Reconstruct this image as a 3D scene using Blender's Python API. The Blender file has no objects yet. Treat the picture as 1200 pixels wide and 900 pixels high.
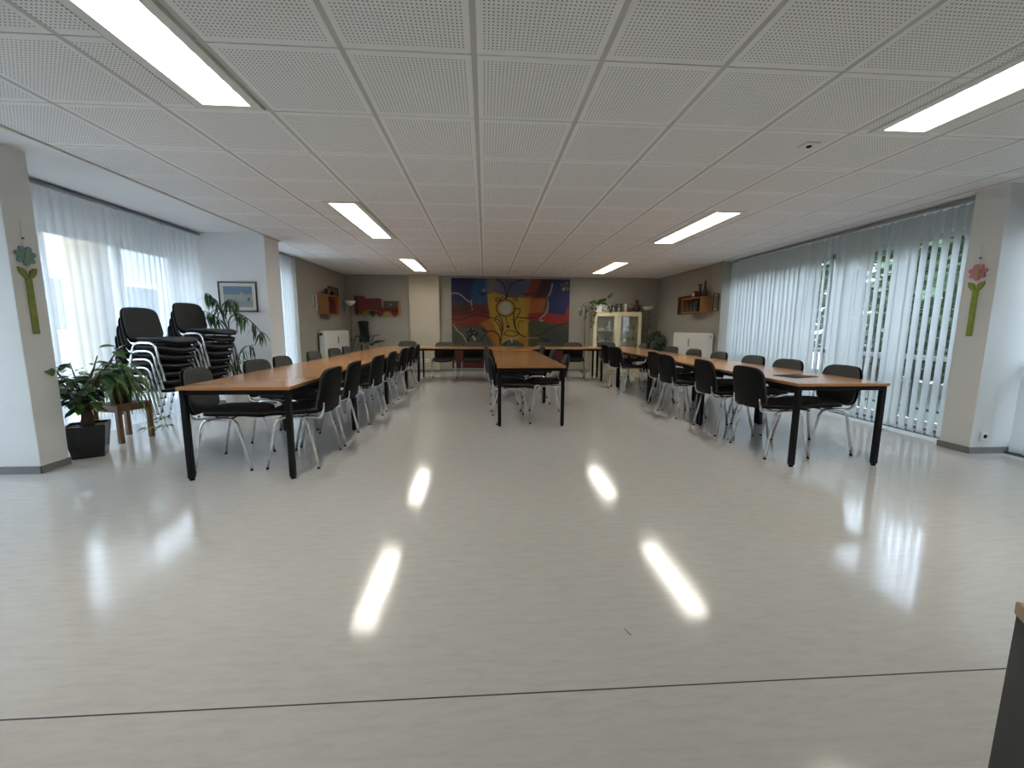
import bpy, bmesh, math, random
import numpy as np
from mathutils import Vector, Matrix
R = math.radians
PI = math.pi
random.seed(7)
rng = np.random.default_rng(3)
scene = bpy.context.scene
COL = scene.collection

# ------------------------------------------------------------------ camera
cd = bpy.data.cameras.new('camera')
cd.sensor_width = 36.0
cd.lens = 488.3 / 1200 * 36.0
cd.clip_start = 0.02
cam = bpy.data.objects.new('camera', cd)
COL.objects.link(cam)
PITCH, YAW, ROLL = 0.137, 0.065, 0.0055
fw = Vector((math.sin(YAW) * math.cos(PITCH), math.cos(YAW) * math.cos(PITCH), -math.sin(PITCH)))
rt = Vector((math.cos(YAW), -math.sin(YAW), 0))
up = rt.cross(fw)
rt2 = rt * math.cos(ROLL) + up * math.sin(ROLL)
up2 = -rt * math.sin(ROLL) + up * math.cos(ROLL)
m = Matrix((rt2, up2, -fw)).transposed().to_4x4()
m.translation = Vector((0, 0, 1.188))
cam.matrix_world = m
scene.camera = cam

# ------------------------------------------------------------------ world, light, exposure
SKY = 4.5
LAMP = 6.7
world = bpy.data.worlds.new('world')
scene.world = world
world.use_nodes = True
nt = world.node_tree
bgn = nt.nodes['Background']
tc = nt.nodes.new('ShaderNodeTexCoord')
nz = nt.nodes.new('ShaderNodeTexNoise')
nz.inputs['Scale'].default_value = 2.2
nz.inputs['Detail'].default_value = 4
rp = nt.nodes.new('ShaderNodeValToRGB')
rp.color_ramp.elements[0].position = .3
rp.color_ramp.elements[0].color = (.60, .74, .93, 1)
rp.color_ramp.elements[1].position = .75
rp.color_ramp.elements[1].color = (.77, .89, 1.0, 1)
nt.links.new(tc.outputs['Generated'], nz.inputs['Vector'])
nt.links.new(nz.outputs['Fac'], rp.inputs['Fac'])
nt.links.new(rp.outputs['Color'], bgn.inputs['Color'])
bgn.inputs['Strength'].default_value = SKY
scene.view_settings.view_transform = 'Standard'
scene.view_settings.look = 'None'
scene.view_settings.exposure = 1.56
scene.view_settings.gamma = 1.0
scene.view_settings.use_curve_mapping = False
cy = scene.cycles
cy.use_denoising = True
cy.max_bounces = 9
cy.diffuse_bounces = 5
cy.glossy_bounces = 4
cy.transmission_bounces = 6
cy.transparent_max_bounces = 12
cy.sample_clamp_indirect = 6.0
cy.caustics_reflective = False
cy.caustics_refractive = False


def portal(name, x, y0, y1, z0, z1, inward):
    l = bpy.data.lights.new(name, 'AREA')
    l.shape = 'RECTANGLE'
    l.size = z1 - z0
    l.size_y = y1 - y0
    l.cycles.is_portal = True
    o = bpy.data.objects.new(name, l)
    COL.objects.link(o)
    o.location = (x, (y0 + y1) / 2, (z0 + z1) / 2)
    o.rotation_euler = (0, R(-90) if inward > 0 else R(90), 0)


portal('sky_portal', -4.62, 3.75, 6.45, .05, 2.2, 1)
portal('sky_portal', -4.62, 1.9, 3.4, .05, 2.2, 1)
portal('sky_portal', -4.0, 6.98, 8.3, .05, 2.3, 1)
portal('sky_portal', 5.25, 3.9, 8.0, .05, 2.25, -1)
portal('sky_portal', 5.25, 1.8, 3.55, .05, 2.25, -1)

# ------------------------------------------------------------------ material helpers


def srgb(r, g, b):
    f = lambda c: (c / 255 / 12.92) if c / 255 <= .04045 else ((c / 255 + .055) / 1.055) ** 2.4
    return (f(r), f(g), f(b), 1)


def mat(name, col, rough=.6, metal=0.0, var=0.06, scale=8.0, bump=0.0, bscale=60.0, spec=.5, coat=0.0, stretch=None, coatr=.1):
    M = bpy.data.materials.new(name)
    M.use_nodes = True
    t = M.node_tree
    b = t.nodes['Principled BSDF']
    b.inputs['Roughness'].default_value = rough
    b.inputs['Metallic'].default_value = metal
    b.inputs['Specular IOR Level'].default_value = spec
    if coat:
        b.inputs['Coat Weight'].default_value = coat
        b.inputs['Coat Roughness'].default_value = coatr
    c = t.nodes.new('ShaderNodeTexCoord')
    mp = t.nodes.new('ShaderNodeMapping')
    if stretch:
        mp.inputs['Scale'].default_value = stretch
    t.links.new(c.outputs['Object'], mp.inputs['Vector'])
    n = t.nodes.new('ShaderNodeTexNoise')
    n.inputs['Scale'].default_value = scale
    n.inputs['Detail'].default_value = 5
    t.links.new(mp.outputs['Vector'], n.inputs['Vector'])
    r_ = t.nodes.new('ShaderNodeValToRGB')
    r_.color_ramp.elements[0].position = .3
    r_.color_ramp.elements[1].position = .7
    lo = [max(0, v * (1 - var)) for v in col[:3]] + [1]
    hi = [min(1, v * (1 + var)) for v in col[:3]] + [1]
    r_.color_ramp.elements[0].color = lo
    r_.color_ramp.elements[1].color = hi
    t.links.new(n.outputs['Fac'], r_.inputs['Fac'])
    t.links.new(r_.outputs['Color'], b.inputs['Base Color'])
    if bump:
        n2 = t.nodes.new('ShaderNodeTexNoise')
        n2.inputs['Scale'].default_value = bscale
        n2.inputs['Detail'].default_value = 3
        t.links.new(mp.outputs['Vector'], n2.inputs['Vector'])
        bp = t.nodes.new('ShaderNodeBump')
        bp.inputs['Strength'].default_value = bump
        bp.inputs['Distance'].default_value = .004
        t.links.new(n2.outputs['Fac'], bp.inputs['Height'])
        t.links.new(bp.outputs['Normal'], b.inputs['Normal'])
    return M


def cloth_mat(name, col, transparent, translucent, var=.04):
    M = bpy.data.materials.new(name)
    M.use_nodes = True
    t = M.node_tree
    t.nodes.remove(t.nodes['Principled BSDF'])
    out = t.nodes['Material Output']
    c = t.nodes.new('ShaderNodeTexCoord')
    n = t.nodes.new('ShaderNodeTexNoise')
    n.inputs['Scale'].default_value = 3
    t.links.new(c.outputs['Object'], n.inputs['Vector'])
    r_ = t.nodes.new('ShaderNodeValToRGB')
    r_.color_ramp.elements[0].color = [v * (1 - var) for v in col[:3]] + [1]
    r_.color_ramp.elements[1].color = [min(1, v * (1 + var)) for v in col[:3]] + [1]
    t.links.new(n.outputs['Fac'], r_.inputs['Fac'])
    d = t.nodes.new('ShaderNodeBsdfDiffuse')
    tl = t.nodes.new('ShaderNodeBsdfTranslucent')
    tr = t.nodes.new('ShaderNodeBsdfTransparent')
    t.links.new(r_.outputs['Color'], d.inputs['Color'])
    t.links.new(r_.outputs['Color'], tl.inputs['Color'])
    m1 = t.nodes.new('ShaderNodeMixShader')
    m1.inputs[0].default_value = translucent
    t.links.new(d.outputs[0], m1.inputs[1])
    t.links.new(tl.outputs[0], m1.inputs[2])
    m2 = t.nodes.new('ShaderNodeMixShader')
    m2.inputs[0].default_value = transparent
    t.links.new(m1.outputs[0], m2.inputs[1])
    t.links.new(tr.outputs[0], m2.inputs[2])
    t.links.new(m2.outputs[0], out.inputs['Surface'])
    return M


def glass_mat(name, tint=(.96, .97, .97, 1), gloss=.07):
    M = bpy.data.materials.new(name)
    M.use_nodes = True
    t = M.node_tree
    t.nodes.remove(t.nodes['Principled BSDF'])
    out = t.nodes['Material Output']
    tr = t.nodes.new('ShaderNodeBsdfTransparent')
    tr.inputs['Color'].default_value = tint
    g = t.nodes.new('ShaderNodeBsdfGlossy')
    g.inputs['Roughness'].default_value = .02
    lw = t.nodes.new('ShaderNodeLayerWeight')
    lw.inputs['Blend'].default_value = .25
    mm = t.nodes.new('ShaderNodeMath')
    mm.operation = 'MULTIPLY_ADD'
    mm.inputs[1].default_value = .5
    mm.inputs[2].default_value = gloss * .5
    t.links.new(lw.outputs['Fresnel'], mm.inputs[0])
    m_ = t.nodes.new('ShaderNodeMixShader')
    t.links.new(mm.outputs[0], m_.inputs[0])
    t.links.new(tr.outputs[0], m_.inputs[1])
    t.links.new(g.outputs[0], m_.inputs[2])
    t.links.new(m_.outputs[0], out.inputs['Surface'])
    return M


def emit_mat(name, col, s):
    M = bpy.data.materials.new(name)
    M.use_nodes = True
    t = M.node_tree
    b = t.nodes['Principled BSDF']
    b.inputs['Base Color'].default_value = (.8, .8, .8, 1)
    b.inputs['Emission Color'].default_value = col
    b.inputs['Emission Strength'].default_value = s
    return M


def paint_mat(name, rough=.55):
    M = bpy.data.materials.new(name)
    M.use_nodes = True
    t = M.node_tree
    b = t.nodes['Principled BSDF']
    b.inputs['Roughness'].default_value = rough
    a = t.nodes.new('ShaderNodeVertexColor')
    a.layer_name = 'paint'
    n = t.nodes.new('ShaderNodeTexNoise')
    n.inputs['Scale'].default_value = 14
    mx = t.nodes.new('ShaderNodeMix')
    mx.data_type = 'RGBA'
    mx.blend_type = 'OVERLAY'
    mx.inputs[0].default_value = .15
    t.links.new(a.outputs['Color'], mx.inputs[6])
    t.links.new(n.outputs['Fac'], mx.inputs[7])
    t.links.new(mx.outputs[2], b.inputs['Base Color'])
    return M


WALL = mat('wall_paint', srgb(218, 219, 217), .85, var=.03, scale=2.5, bump=.25, bscale=160)
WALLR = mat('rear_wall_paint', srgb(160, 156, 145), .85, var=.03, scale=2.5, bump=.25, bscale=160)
COLP = mat('column_paint', srgb(184, 176, 158), .7, var=.02, scale=2.5, bump=.2, bscale=160)
BAYW = mat('bay_white_paint', srgb(238, 240, 242), .85, var=.02, scale=2.5, bump=.2, bscale=160)
PLASTER = mat('plaster', srgb(236, 238, 240), .9, var=.02, scale=3, bump=.2, bscale=120)
BASEB = mat('skirting_vinyl', srgb(120, 120, 120), .5, var=.05)
CHROME = mat('chrome_tube', (.80, .81, .83, 1), .13, 1.0, var=.03)
BLACKP = mat('black_plastic', (.006, .006, .006, 1), .6, var=.1, bump=.2, bscale=300, spec=.2)
BLACKM = mat('black_lacquered_steel', (.006, .006, .007, 1), .4, var=.1, spec=.25)
FABRIC = mat('charcoal_fabric', (.074, .078, .078, 1), .92, var=.18, scale=90, bump=.5, bscale=600, spec=.25)
BEECH = mat('beech_laminate', srgb(180, 132, 88), .20, var=.04, scale=5, stretch=(14, 1.2, 4), spec=.5)
BEECHE = mat('beech_edge', srgb(186, 134, 92), .5, var=.06, scale=5)
WHITEM = mat('white_enamel', srgb(226, 226, 220), .4, var=.02)
CREAM = mat('cream_lacquer', srgb(226, 216, 180), .45, var=.03)
GLASS = glass_mat('pane_glass')
SHEER = cloth_mat('sheer_voile', (.86, .90, .94, 1), .48, .72)
VANE = cloth_mat('vane_cloth', (.62, .65, .65, 1), .02, .52)
HEADR = mat('headrail_grey', srgb(150, 152, 150), .5)
ALU = mat('grey_aluminium', (.30, .30, .31, 1), .4, .8)
FRAMEW = mat('window_frame_white', srgb(200, 200, 200), .4, var=.02)
WOODO = mat('orange_pine', srgb(158, 104, 56), .5, var=.15, scale=6, stretch=(1, 1, 8))
WOODD = mat('dark_stained_wood', srgb(72, 38, 24), .5, var=.2, scale=8)
WOODR = mat('red_brown_wood', srgb(96, 40, 26), .5, var=.2, scale=8)
STOOLW = mat('stool_wood', srgb(116, 84, 58), .5, var=.15, scale=8, stretch=(6, 6, 1))
SOIL = mat('potting_soil', (.05, .035, .02, 1), .95, var=.4, scale=60, bump=1, bscale=90)
LEAF = mat('leaf_green', (.06, .15, .03, 1), .4, var=.35, scale=6)
LEAFD = mat('leaf_dark', (.02, .055, .02, 1), .4, var=.35, scale=6)
LEAFP = mat('leaf_pale', (.13, .21, .055, 1), .5, var=.3, scale=9)
BARK = mat('bark', (.10, .065, .045, 1), .9, var=.3, scale=30, bump=.8, bscale=50)
TERRA = mat('dark_ceramic', (.07, .03, .02, 1), .3, var=.2)
WHITEC = mat('white_ceramic', srgb(228, 228, 224), .25, var=.02)
GOLD = mat('ochre_gingerbread', (.35, .2, .05, 1), .6, var=.2)
REDH = mat('dark_red_felt', (.16, .02, .02, 1), .8, var=.2)
NAVYH = mat('black_blue_felt', (.015, .018, .035, 1), .8, var=.2)
PAPER = mat('paper_white', srgb(220, 218, 208), .8, var=.02)
PAINT = paint_mat('painted_colours')

# floor vinyl: pale streaked sheet with a polished finish
FLOOR = bpy.data.materials.new('floor_vinyl')
FLOOR.use_nodes = True
t = FLOOR.node_tree
b = t.nodes['Principled BSDF']
c = t.nodes.new('ShaderNodeTexCoord')
mp = t.nodes.new('ShaderNodeMapping')
mp.inputs['Scale'].default_value = (3.2, 17, 1)
n = t.nodes.new('ShaderNodeTexNoise')
n.inputs['Scale'].default_value = 2.2
n.inputs['Detail'].default_value = 9
n.inputs['Roughness'].default_value = .72
t.links.new(c.outputs['Object'], mp.inputs['Vector'])
t.links.new(mp.outputs['Vector'], n.inputs['Vector'])
r_ = t.nodes.new('ShaderNodeValToRGB')
r_.color_ramp.elements[0].position = .28
r_.color_ramp.elements[0].color = srgb(190, 189, 185)
r_.color_ramp.elements[1].position = .72
r_.color_ramp.elements[1].color = srgb(208, 207, 203)
e = r_.color_ramp.elements.new(.5)
e.color = srgb(201, 200, 196)
t.links.new(n.outputs['Fac'], r_.inputs['Fac'])
t.links.new(r_.outputs['Color'], b.inputs['Base Color'])
b.inputs['Roughness'].default_value = .17
b.inputs['Specular IOR Level'].default_value = .85
n2 = t.nodes.new('ShaderNodeTexNoise')
n2.inputs['Scale'].default_value = 7
n2.inputs['Detail'].default_value = 6
t.links.new(c.outputs['Object'], n2.inputs['Vector'])
mr = t.nodes.new('ShaderNodeMapRange')
mr.inputs['To Min'].default_value = .07
mr.inputs['To Max'].default_value = .15
t.links.new(n2.outputs['Fac'], mr.inputs['Value'])
t.links.new(mr.outputs['Result'], b.inputs['Roughness'])
n3 = t.nodes.new('ShaderNodeTexNoise')
n3.inputs['Scale'].default_value = 16
n3.inputs['Detail'].default_value = 2
t.links.new(c.outputs['Object'], n3.inputs['Vector'])
bp = t.nodes.new('ShaderNodeBump')
bp.inputs['Strength'].default_value = .055
bp.inputs['Distance'].default_value = .004
t.links.new(n3.outputs['Fac'], bp.inputs['Height'])
t.links.new(bp.outputs['Normal'], b.inputs['Normal'])

# perforated gypsum tile: a grid of drilled holes inside a plain margin
TILE = bpy.data.materials.new('perforated_tile')
TILE.use_nodes = True
t = TILE.node_tree
b = t.nodes['Principled BSDF']
b.inputs['Roughness'].default_value = .9
c = t.nodes.new('ShaderNodeTexCoord')
sx = t.nodes.new('ShaderNodeSeparateXYZ')
t.links.new(c.outputs['Object'], sx.inputs[0])


def mnode(op, a, bb=None):
    n_ = t.nodes.new('ShaderNodeMath')
    n_.operation = op
    for i, v in enumerate((a, bb)):
        if v is None:
            continue
        if hasattr(v, 'is_linked') or hasattr(v, 'links'):
            t.links.new(v, n_.inputs[i])
        else:
            n_.inputs[i].default_value = v
    return n_.outputs[0]


PIT = .0195
fx = mnode('SUBTRACT', mnode('FRACT', mnode('DIVIDE', sx.outputs[0], PIT)), .5)
fy = mnode('SUBTRACT', mnode('FRACT', mnode('DIVIDE', sx.outputs[1], PIT)), .5)
dd = mnode('SQRT', mnode('ADD', mnode('MULTIPLY', fx, fx), mnode('MULTIPLY', fy, fy)))
hole = mnode('LESS_THAN', dd, .20)
inx = mnode('LESS_THAN', mnode('ABSOLUTE', sx.outputs[0]), PIT * 14)
iny = mnode('LESS_THAN', mnode('ABSOLUTE', sx.outputs[1]), PIT * 14)
hf = mnode('MULTIPLY', hole, mnode('MULTIPLY', inx, iny))
mx = t.nodes.new('ShaderNodeMix')
mx.data_type = 'RGBA'
mx.inputs[6].default_value = srgb(242, 243, 243)
mx.inputs[7].default_value = srgb(128, 128, 126)
t.links.new(hf, mx.inputs[0])
t.links.new(mx.outputs[2], b.inputs['Base Color'])
RUNNER = mat('ceiling_runner', srgb(196, 196, 192), .7, var=.02)
TROOM = mat('ceiling_slab', srgb(120, 120, 118), .9)

# ------------------------------------------------------------------ mesh helpers


class MB:
    def __init__(s):
        s.v = []
        s.f = []
        s.sm = []

    def add(s, vs, fs, smooth=False):
        o = len(s.v)
        s.v += [tuple(p) for p in vs]
        s.f += [tuple(i + o for i in f) for f in fs]
        s.sm += [smooth] * len(fs)
        return s

    def box(s, x0, x1, y0, y1, z0, z1, mtx=None):
        vs = [Vector((x, y, z)) for x in (x0, x1) for y in (y0, y1) for z in (z0, z1)]
        if mtx is not None:
            vs = [mtx @ v for v in vs]
        return s.add(vs, [(0, 1, 3, 2), (4, 6, 7, 5), (0, 4, 5, 1), (2, 3, 7, 6), (0, 2, 6, 4), (1, 5, 7, 3)])

    def bev(s, x0, x1, y0, y1, z0, z1, c=.004, mtx=None):
        # box with chamfered edges
        bm = bmesh.new()
        bmesh.ops.create_cube(bm, size=1)
        for v in bm.verts:
            v.co = Vector(((x0 + x1) / 2 + v.co.x * (x1 - x0), (y0 + y1) / 2 + v.co.y * (y1 - y0), (z0 + z1) / 2 + v.co.z * (z1 - z0)))
        bmesh.ops.bevel(bm, geom=bm.edges[:], offset=c, segments=2, affect='EDGES', profile=.6)
        bm.verts.ensure_lookup_table()
        bm.verts.index_update()
        vs = [(mtx @ v.co if mtx is not None else v.co.copy()) for v in bm.verts]
        fs = [tuple(v.index for v in f.verts) for f in bm.faces]
        bm.free()
        return s.add(vs, fs)

    def tube(s, pts, r, n=8, cap=True, smooth=True, flat=1.0):
        pts = [Vector(p) for p in pts]
        rs = r if isinstance(r, (list, tuple)) else [r] * len(pts)
        T = []
        for i in range(len(pts)):
            a = pts[max(0, i - 1)]
            b_ = pts[min(len(pts) - 1, i + 1)]
            T.append((b_ - a).normalized())
        ref = Vector((0, 0, 1)) if abs(T[0].z) < .9 else Vector((1, 0, 0))
        u = (ref - T[0] * ref.dot(T[0])).normalized()
        vs = []
        for i, p in enumerate(pts):
            u = (u - T[i] * u.dot(T[i])).normalized()
            w = T[i].cross(u)
            for k in range(n):
                a = 2 * PI * k / n
                vs.append(p + u * math.cos(a) * rs[i] + w * math.sin(a) * rs[i] * flat)
        fs = []
        for i in range(len(pts) - 1):
            for k in range(n):
                k2 = (k + 1) % n
                fs.append((i * n + k, i * n + k2, (i + 1) * n + k2, (i + 1) * n + k))
        s.add(vs, fs, smooth)
        if cap:
            o = len(s.v) - len(vs)
            s.f += [tuple(o + k for k in reversed(range(n))), tuple(o + (len(pts) - 1) * n + k for k in range(n))]
            s.sm += [False, False]
        return s

    def lathe(s, prof, n=20, cx=0, cy=0, cz=0, smooth=True):
        vs = []
        for (r, z) in prof:
            for k in range(n):
                a = 2 * PI * k / n
                vs.append((cx + r * math.cos(a), cy + r * math.sin(a), cz + z))
        fs = []
        for i in range(len(prof) - 1):
            for k in range(n):
                k2 = (k + 1) % n
                fs.append((i * n + k, i * n + k2, (i + 1) * n + k2, (i + 1) * n + k))
        fs.append(tuple(reversed(range(n))))
        fs.append(tuple((len(prof) - 1) * n + k for k in range(n)))
        return s.add(vs, fs, smooth)

    def mesh(s, name, mats):
        me = bpy.data.meshes.new(name)
        me.from_pydata(s.v, [], s.f)
        me.polygons.foreach_set('use_smooth', s.sm)
        for mm_ in (mats if isinstance(mats, (list, tuple)) else [mats]):
            me.materials.append(mm_)
        me.update()
        return me

    def build(s, name, material, parent=None, loc=None):
        o = bpy.data.objects.new(name, s.mesh(name, material))
        COL.objects.link(o)
        if parent is not None:
            o.parent = parent
        if loc is not None:
            o.location = loc
        return o


def tag(o, label=None, cat=None, group=None, kind=None):
    if label:
        o['label'] = label
    if cat:
        o['category'] = cat
    if group:
        o['group'] = group
    if kind:
        o['kind'] = kind
    return o


def empty(name, loc=(0, 0, 0), rz=0.0, label=None, cat=None, group=None):
    o = bpy.data.objects.new(name, None)
    o.empty_display_size = .1
    COL.objects.link(o)
    o.location = loc
    o.rotation_euler = (0, 0, rz)
    tag(o, label, cat, group)
    return o


def struct(o):
    o['kind'] = 'structure'
    return o


def copy_tree(o, parent=None):
    c_ = o.copy()
    COL.objects.link(c_)
    c_.parent = parent
    for ch in list(o.children):
        copy_tree(ch, c_)
    return c_


def inst(name, me, parent, loc=(0, 0, 0), rot=(0, 0, 0), scl=(1, 1, 1)):
    o = bpy.data.objects.new(name, me)
    COL.objects.link(o)
    o.parent = parent
    o.location = loc
    o.rotation_euler = rot
    o.scale = scl
    return o


def arc(pts, r, k=5):
    # round the corners of a polyline
    P = [Vector(p) for p in pts]
    out = [P[0]]
    for i in range(1, len(P) - 1):
        a = (P[i - 1] - P[i])
        b_ = (P[i + 1] - P[i])
        d = min(r, a.length * .48, b_.length * .48)
        p0 = P[i] + a.normalized() * d
        p1 = P[i] + b_.normalized() * d
        for j in range(k + 1):
            u = j / k
            out.append(p0 * (1 - u) ** 2 + P[i] * 2 * u * (1 - u) + p1 * u * u)
    out.append(P[-1])
    return out


def spline(pts, k=8):
    P = [Vector(p) for p in pts]
    P = [P[0] * 2 - P[1]] + P + [P[-1] * 2 - P[-2]]
    out = []
    for i in range(1, len(P) - 2):
        for j in range(k):
            u = j / k
            out.append(.5 * ((2 * P[i]) + (-P[i - 1] + P[i + 1]) * u + (2 * P[i - 1] - 5 * P[i] + 4 * P[i + 1] - P[i + 2]) * u * u + (-P[i - 1] + 3 * P[i] - 3 * P[i + 1] + P[i + 2]) * u ** 3))
    out.append(P[-2])
    return out


# ------------------------------------------------------------------ the room
ZC = 2.479          # tile ceiling
YB = 11.12          # back wall
YF = -2.8           # wall behind the camera
struct(MB().box(-4.6, 5.25, YF - .2, YB + .3, -.12, 0).build('floor', FLOOR))
floor = bpy.data.objects['floor']
SEAM = mat('seam_dark', (.035, .035, .05, 1), .6)
MB().box(-4.3, 5.0, 1.204, 1.2085, 0, .0008).build('seam', SEAM, floor)
MB().tube([(.55, 1.475, .0008), (.555, 1.46, .001), (.563, 1.44, .0008)], .0016, 5).build('scuff_mark', SEAM, floor)

ceil = struct(MB().box(-4.6, 5.25, YF - .2, YB + .3, 2.58, 2.75).build('ceiling', TROOM))
XG = [-3.17 + .6245 * k for k in range(13)] + [4.60]
YG = [2.206 + .625 * k for k in range(-8, 15)]
YG = [y for y in YG if y < YB - .05]
ys_edges = YG + [YB]
lamp_cols = {2: (-1.71, -1.33), 9: (2.56, 2.95)}
lamp_rows = [(6, 9), (12, 15), (18, 21)]   # index ranges into YG


def lamp_here(i, j):
    return i in lamp_cols and any(a <= j < b_ for a, b_ in lamp_rows)


def tile_mesh(w, d):
    mb = MB()
    hx, hy = w / 2 - .014, d / 2 - .004
    mb.box(-hx, hx, -hy, hy, 0, .0125)
    return mb.mesh('ceiling_tile', TILE)


full = tile_mesh(.6245, .625)
cache = {}
for i in range(len(XG) - 1):
    for j in range(len(ys_edges) - 1):
        x0, x1, y0, y1 = XG[i], XG[i + 1], ys_edges[j], ys_edges[j + 1]
        spans = [(x0, x1)]
        if lamp_here(i, j):
            lx0, lx1 = lamp_cols[i]
            spans = [(x0, lx0), (lx1, x1)]
        for (a, b_) in spans:
            if b_ - a < .04:
                continue
            key = (round(b_ - a, 3), round(y1 - y0, 3))
            if key == (.624, .625) or key == (.625, .625):
                me = full
            else:
                me = cache.setdefault(key, tile_mesh(*key))
            inst('ceiling_tile', me, ceil, ((a + b_) / 2, (y0 + y1) / 2, ZC + .001 + random.uniform(0, .0015)))
for i, x in enumerate(XG):
    MB().box(x - .016, x + .016, YG[0], YB, ZC + .003, ZC + .02).build('ceiling_runner', RUNNER, ceil)
for j, y in enumerate(YG):
    xs = [XG[0]]
    for i in sorted(lamp_cols):
        if any(a < j < b_ for a, b_ in lamp_rows):
            xs += list(lamp_cols[i])
    xs.append(XG[-1])
    mb = MB()
    for k in range(0, len(xs), 2):
        mb.box(xs[k], xs[k + 1], y - .007, y + .007, ZC + .006, ZC + .018)
    mb.build('cross_tee', RUNNER, ceil)
MB().box(-3.20, -3.165, YF, 6.93, ZC - .012, 2.58).build('edge_trim', WHITEM, ceil)
MB().box(4.59, 4.60, YF, YB, ZC - .006, 2.58).build('edge_trim', WHITEM, ceil)
MB().box(-4.4, -3.2, YF, 6.5, 2.50, 2.58).build('plaster_strip', PLASTER, ceil)
MB().box(-4.4, -3.165, 6.93, YB, 2.478, 2.58).build('plaster_strip', PLASTER, ceil)
MB().box(4.6, 5.2, YF, YB, 2.474, 2.58).build('plaster_strip', PLASTER, ceil)

# walls
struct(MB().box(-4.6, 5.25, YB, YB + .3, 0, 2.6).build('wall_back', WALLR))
struct(MB().box(-4.6, 5.25, YF - .3, YF, 0, 2.6).build('wall_front', WALL))
wl = MB()
wl.box(-4.6, -4.42, YF, 3.45, 2.18, 2.6)
wl.box(-4.6, -4.42, YF, 1.9, 0, 2.6)
wl.box(-4.6, -4.42, 3.7, 6.5, 2.18, 2.6)
wl.box(-4.6, -4.42, YF, 6.5, -.1, .06)
wl.box(-4.0, -3.78, 6.9, 8.35, 2.3, 2.6)
wl.box(-4.0, -3.78, 6.9, 8.35, -.1, .06)
struct(wl.build('wall_left', WALL))
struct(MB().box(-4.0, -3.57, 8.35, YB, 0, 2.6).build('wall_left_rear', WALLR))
struct(MB().box(-4.6, -3.2, 6.5, 6.93, 0, 2.6).build('wall_left_stub', BAYW))
struct(MB().bev(-4.6, -3.55, 3.45, 3.68, -.02, 2.55, .006).build('pillar', WALL))
wr = MB()
wr.box(5.05, 5.25, YF, 3.6, 2.25, 2.6)
wr.box(5.05, 5.25, YF, 1.8, 0, 2.6)
wr.box(5.05, 5.25, 3.87, 8.1, 2.25, 2.6)
wr.box(5.05, 5.25, YF, 8.1, -.1, .06)
struct(wr.build('wall_right', WALL))
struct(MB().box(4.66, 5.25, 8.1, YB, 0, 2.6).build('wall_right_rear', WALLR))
struct(MB().bev(4.65, 5.25, 3.6, 3.87, -.02, 2.55, .006).build('pillar', WALL))
struct(MB().bev(-1.93, -1.17, YB - .14, YB + .05, -.02, 2.479, .004).build('wall_back_column', COLP))

for nm, bx in {
    'baseboard_left': [(-3.56, -3.545, 3.44, 3.69), (-4.4, -3.545, 3.435, 3.45), (-3.205, -3.19, 6.5, 6.94), (-4.3, -3.19, 6.487, 6.5), (-3.57, -3.557, 8.35, YB)],
    'baseboard_back': [(-3.57, -1.93, YB - .012, YB), (-1.945, -1.155, YB - .152, YB - .14), (-1.17, 4.66, YB - .012, YB)],
    'baseboard_right': [(4.638, 4.65, 3.59, 3.88), (4.638, 5.05, 3.588, 3.6), (4.648, 4.66, 8.1, YB), (5.03, 5.05, 3.87, 8.1), (5.03, 5.05, YF, 3.6)],
}.items():
    mb = MB()
    for x0, x1, y0, y1 in bx:
        mb.box(x0, x1, y0, y1, 0, .06)
    struct(mb.build(nm, BASEB))
# floor level window skirting in front of the blinds
struct(MB().box(4.95, 5.05, 3.87, 8.1, 0, .03).build('trim_1', BASEB))


# windows
def window(n, x, y0, y1, z0, z1, parts, transom):
    w = struct(empty('window_%d' % n))
    f = MB()
    f.box(x - .03, x + .03, y0, y1, z0, z0 + .06)
    f.box(x - .03, x + .03, y0, y1, z1 - .06, z1)
    step = (y1 - y0) / parts
    for k in range(parts + 1):
        yy = y0 + step * k
        f.box(x - .03, x + .03, max(y0, yy - .035), min(y1, yy + .035), z0, z1)
    if transom:
        f.box(x - .03, x + .03, y0, y1, transom - .025, transom + .025)
    f.build('window_frame', FRAMEW, w)
    for k in range(parts):
        a, b_ = y0 + step * k + .03, y0 + step * (k + 1) - .03
        MB().box(x - .004, x + .004, a, b_, z0 + .05, z1 - .05).build('pane', GLASS, w)
    return w


window(1, -4.5, 3.7, 6.5, .06, 2.18, 3, 0)
window(2, -3.85, 6.93, 8.35, .06, 2.3, 2, 0)
window(3, 5.12, 3.87, 8.1, .06, 2.25, 4, .85)
window(4, -4.5, 1.9, 3.45, .06, 2.18, 4, 0)
window(5, 5.12, 1.8, 3.6, .06, 2.25, 4, .85)


# ------------------------------------------------------------------ ceiling lamps
LAMPE = emit_mat('lamp_glow', (1, .95, .85, 1), LAMP)
FIN = mat('lamp_louvre', (.85, .84, .80, 1), .3, .2, var=.02)
FIN.node_tree.nodes['Principled BSDF'].inputs['Emission Strength'].default_value = 0


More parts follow.
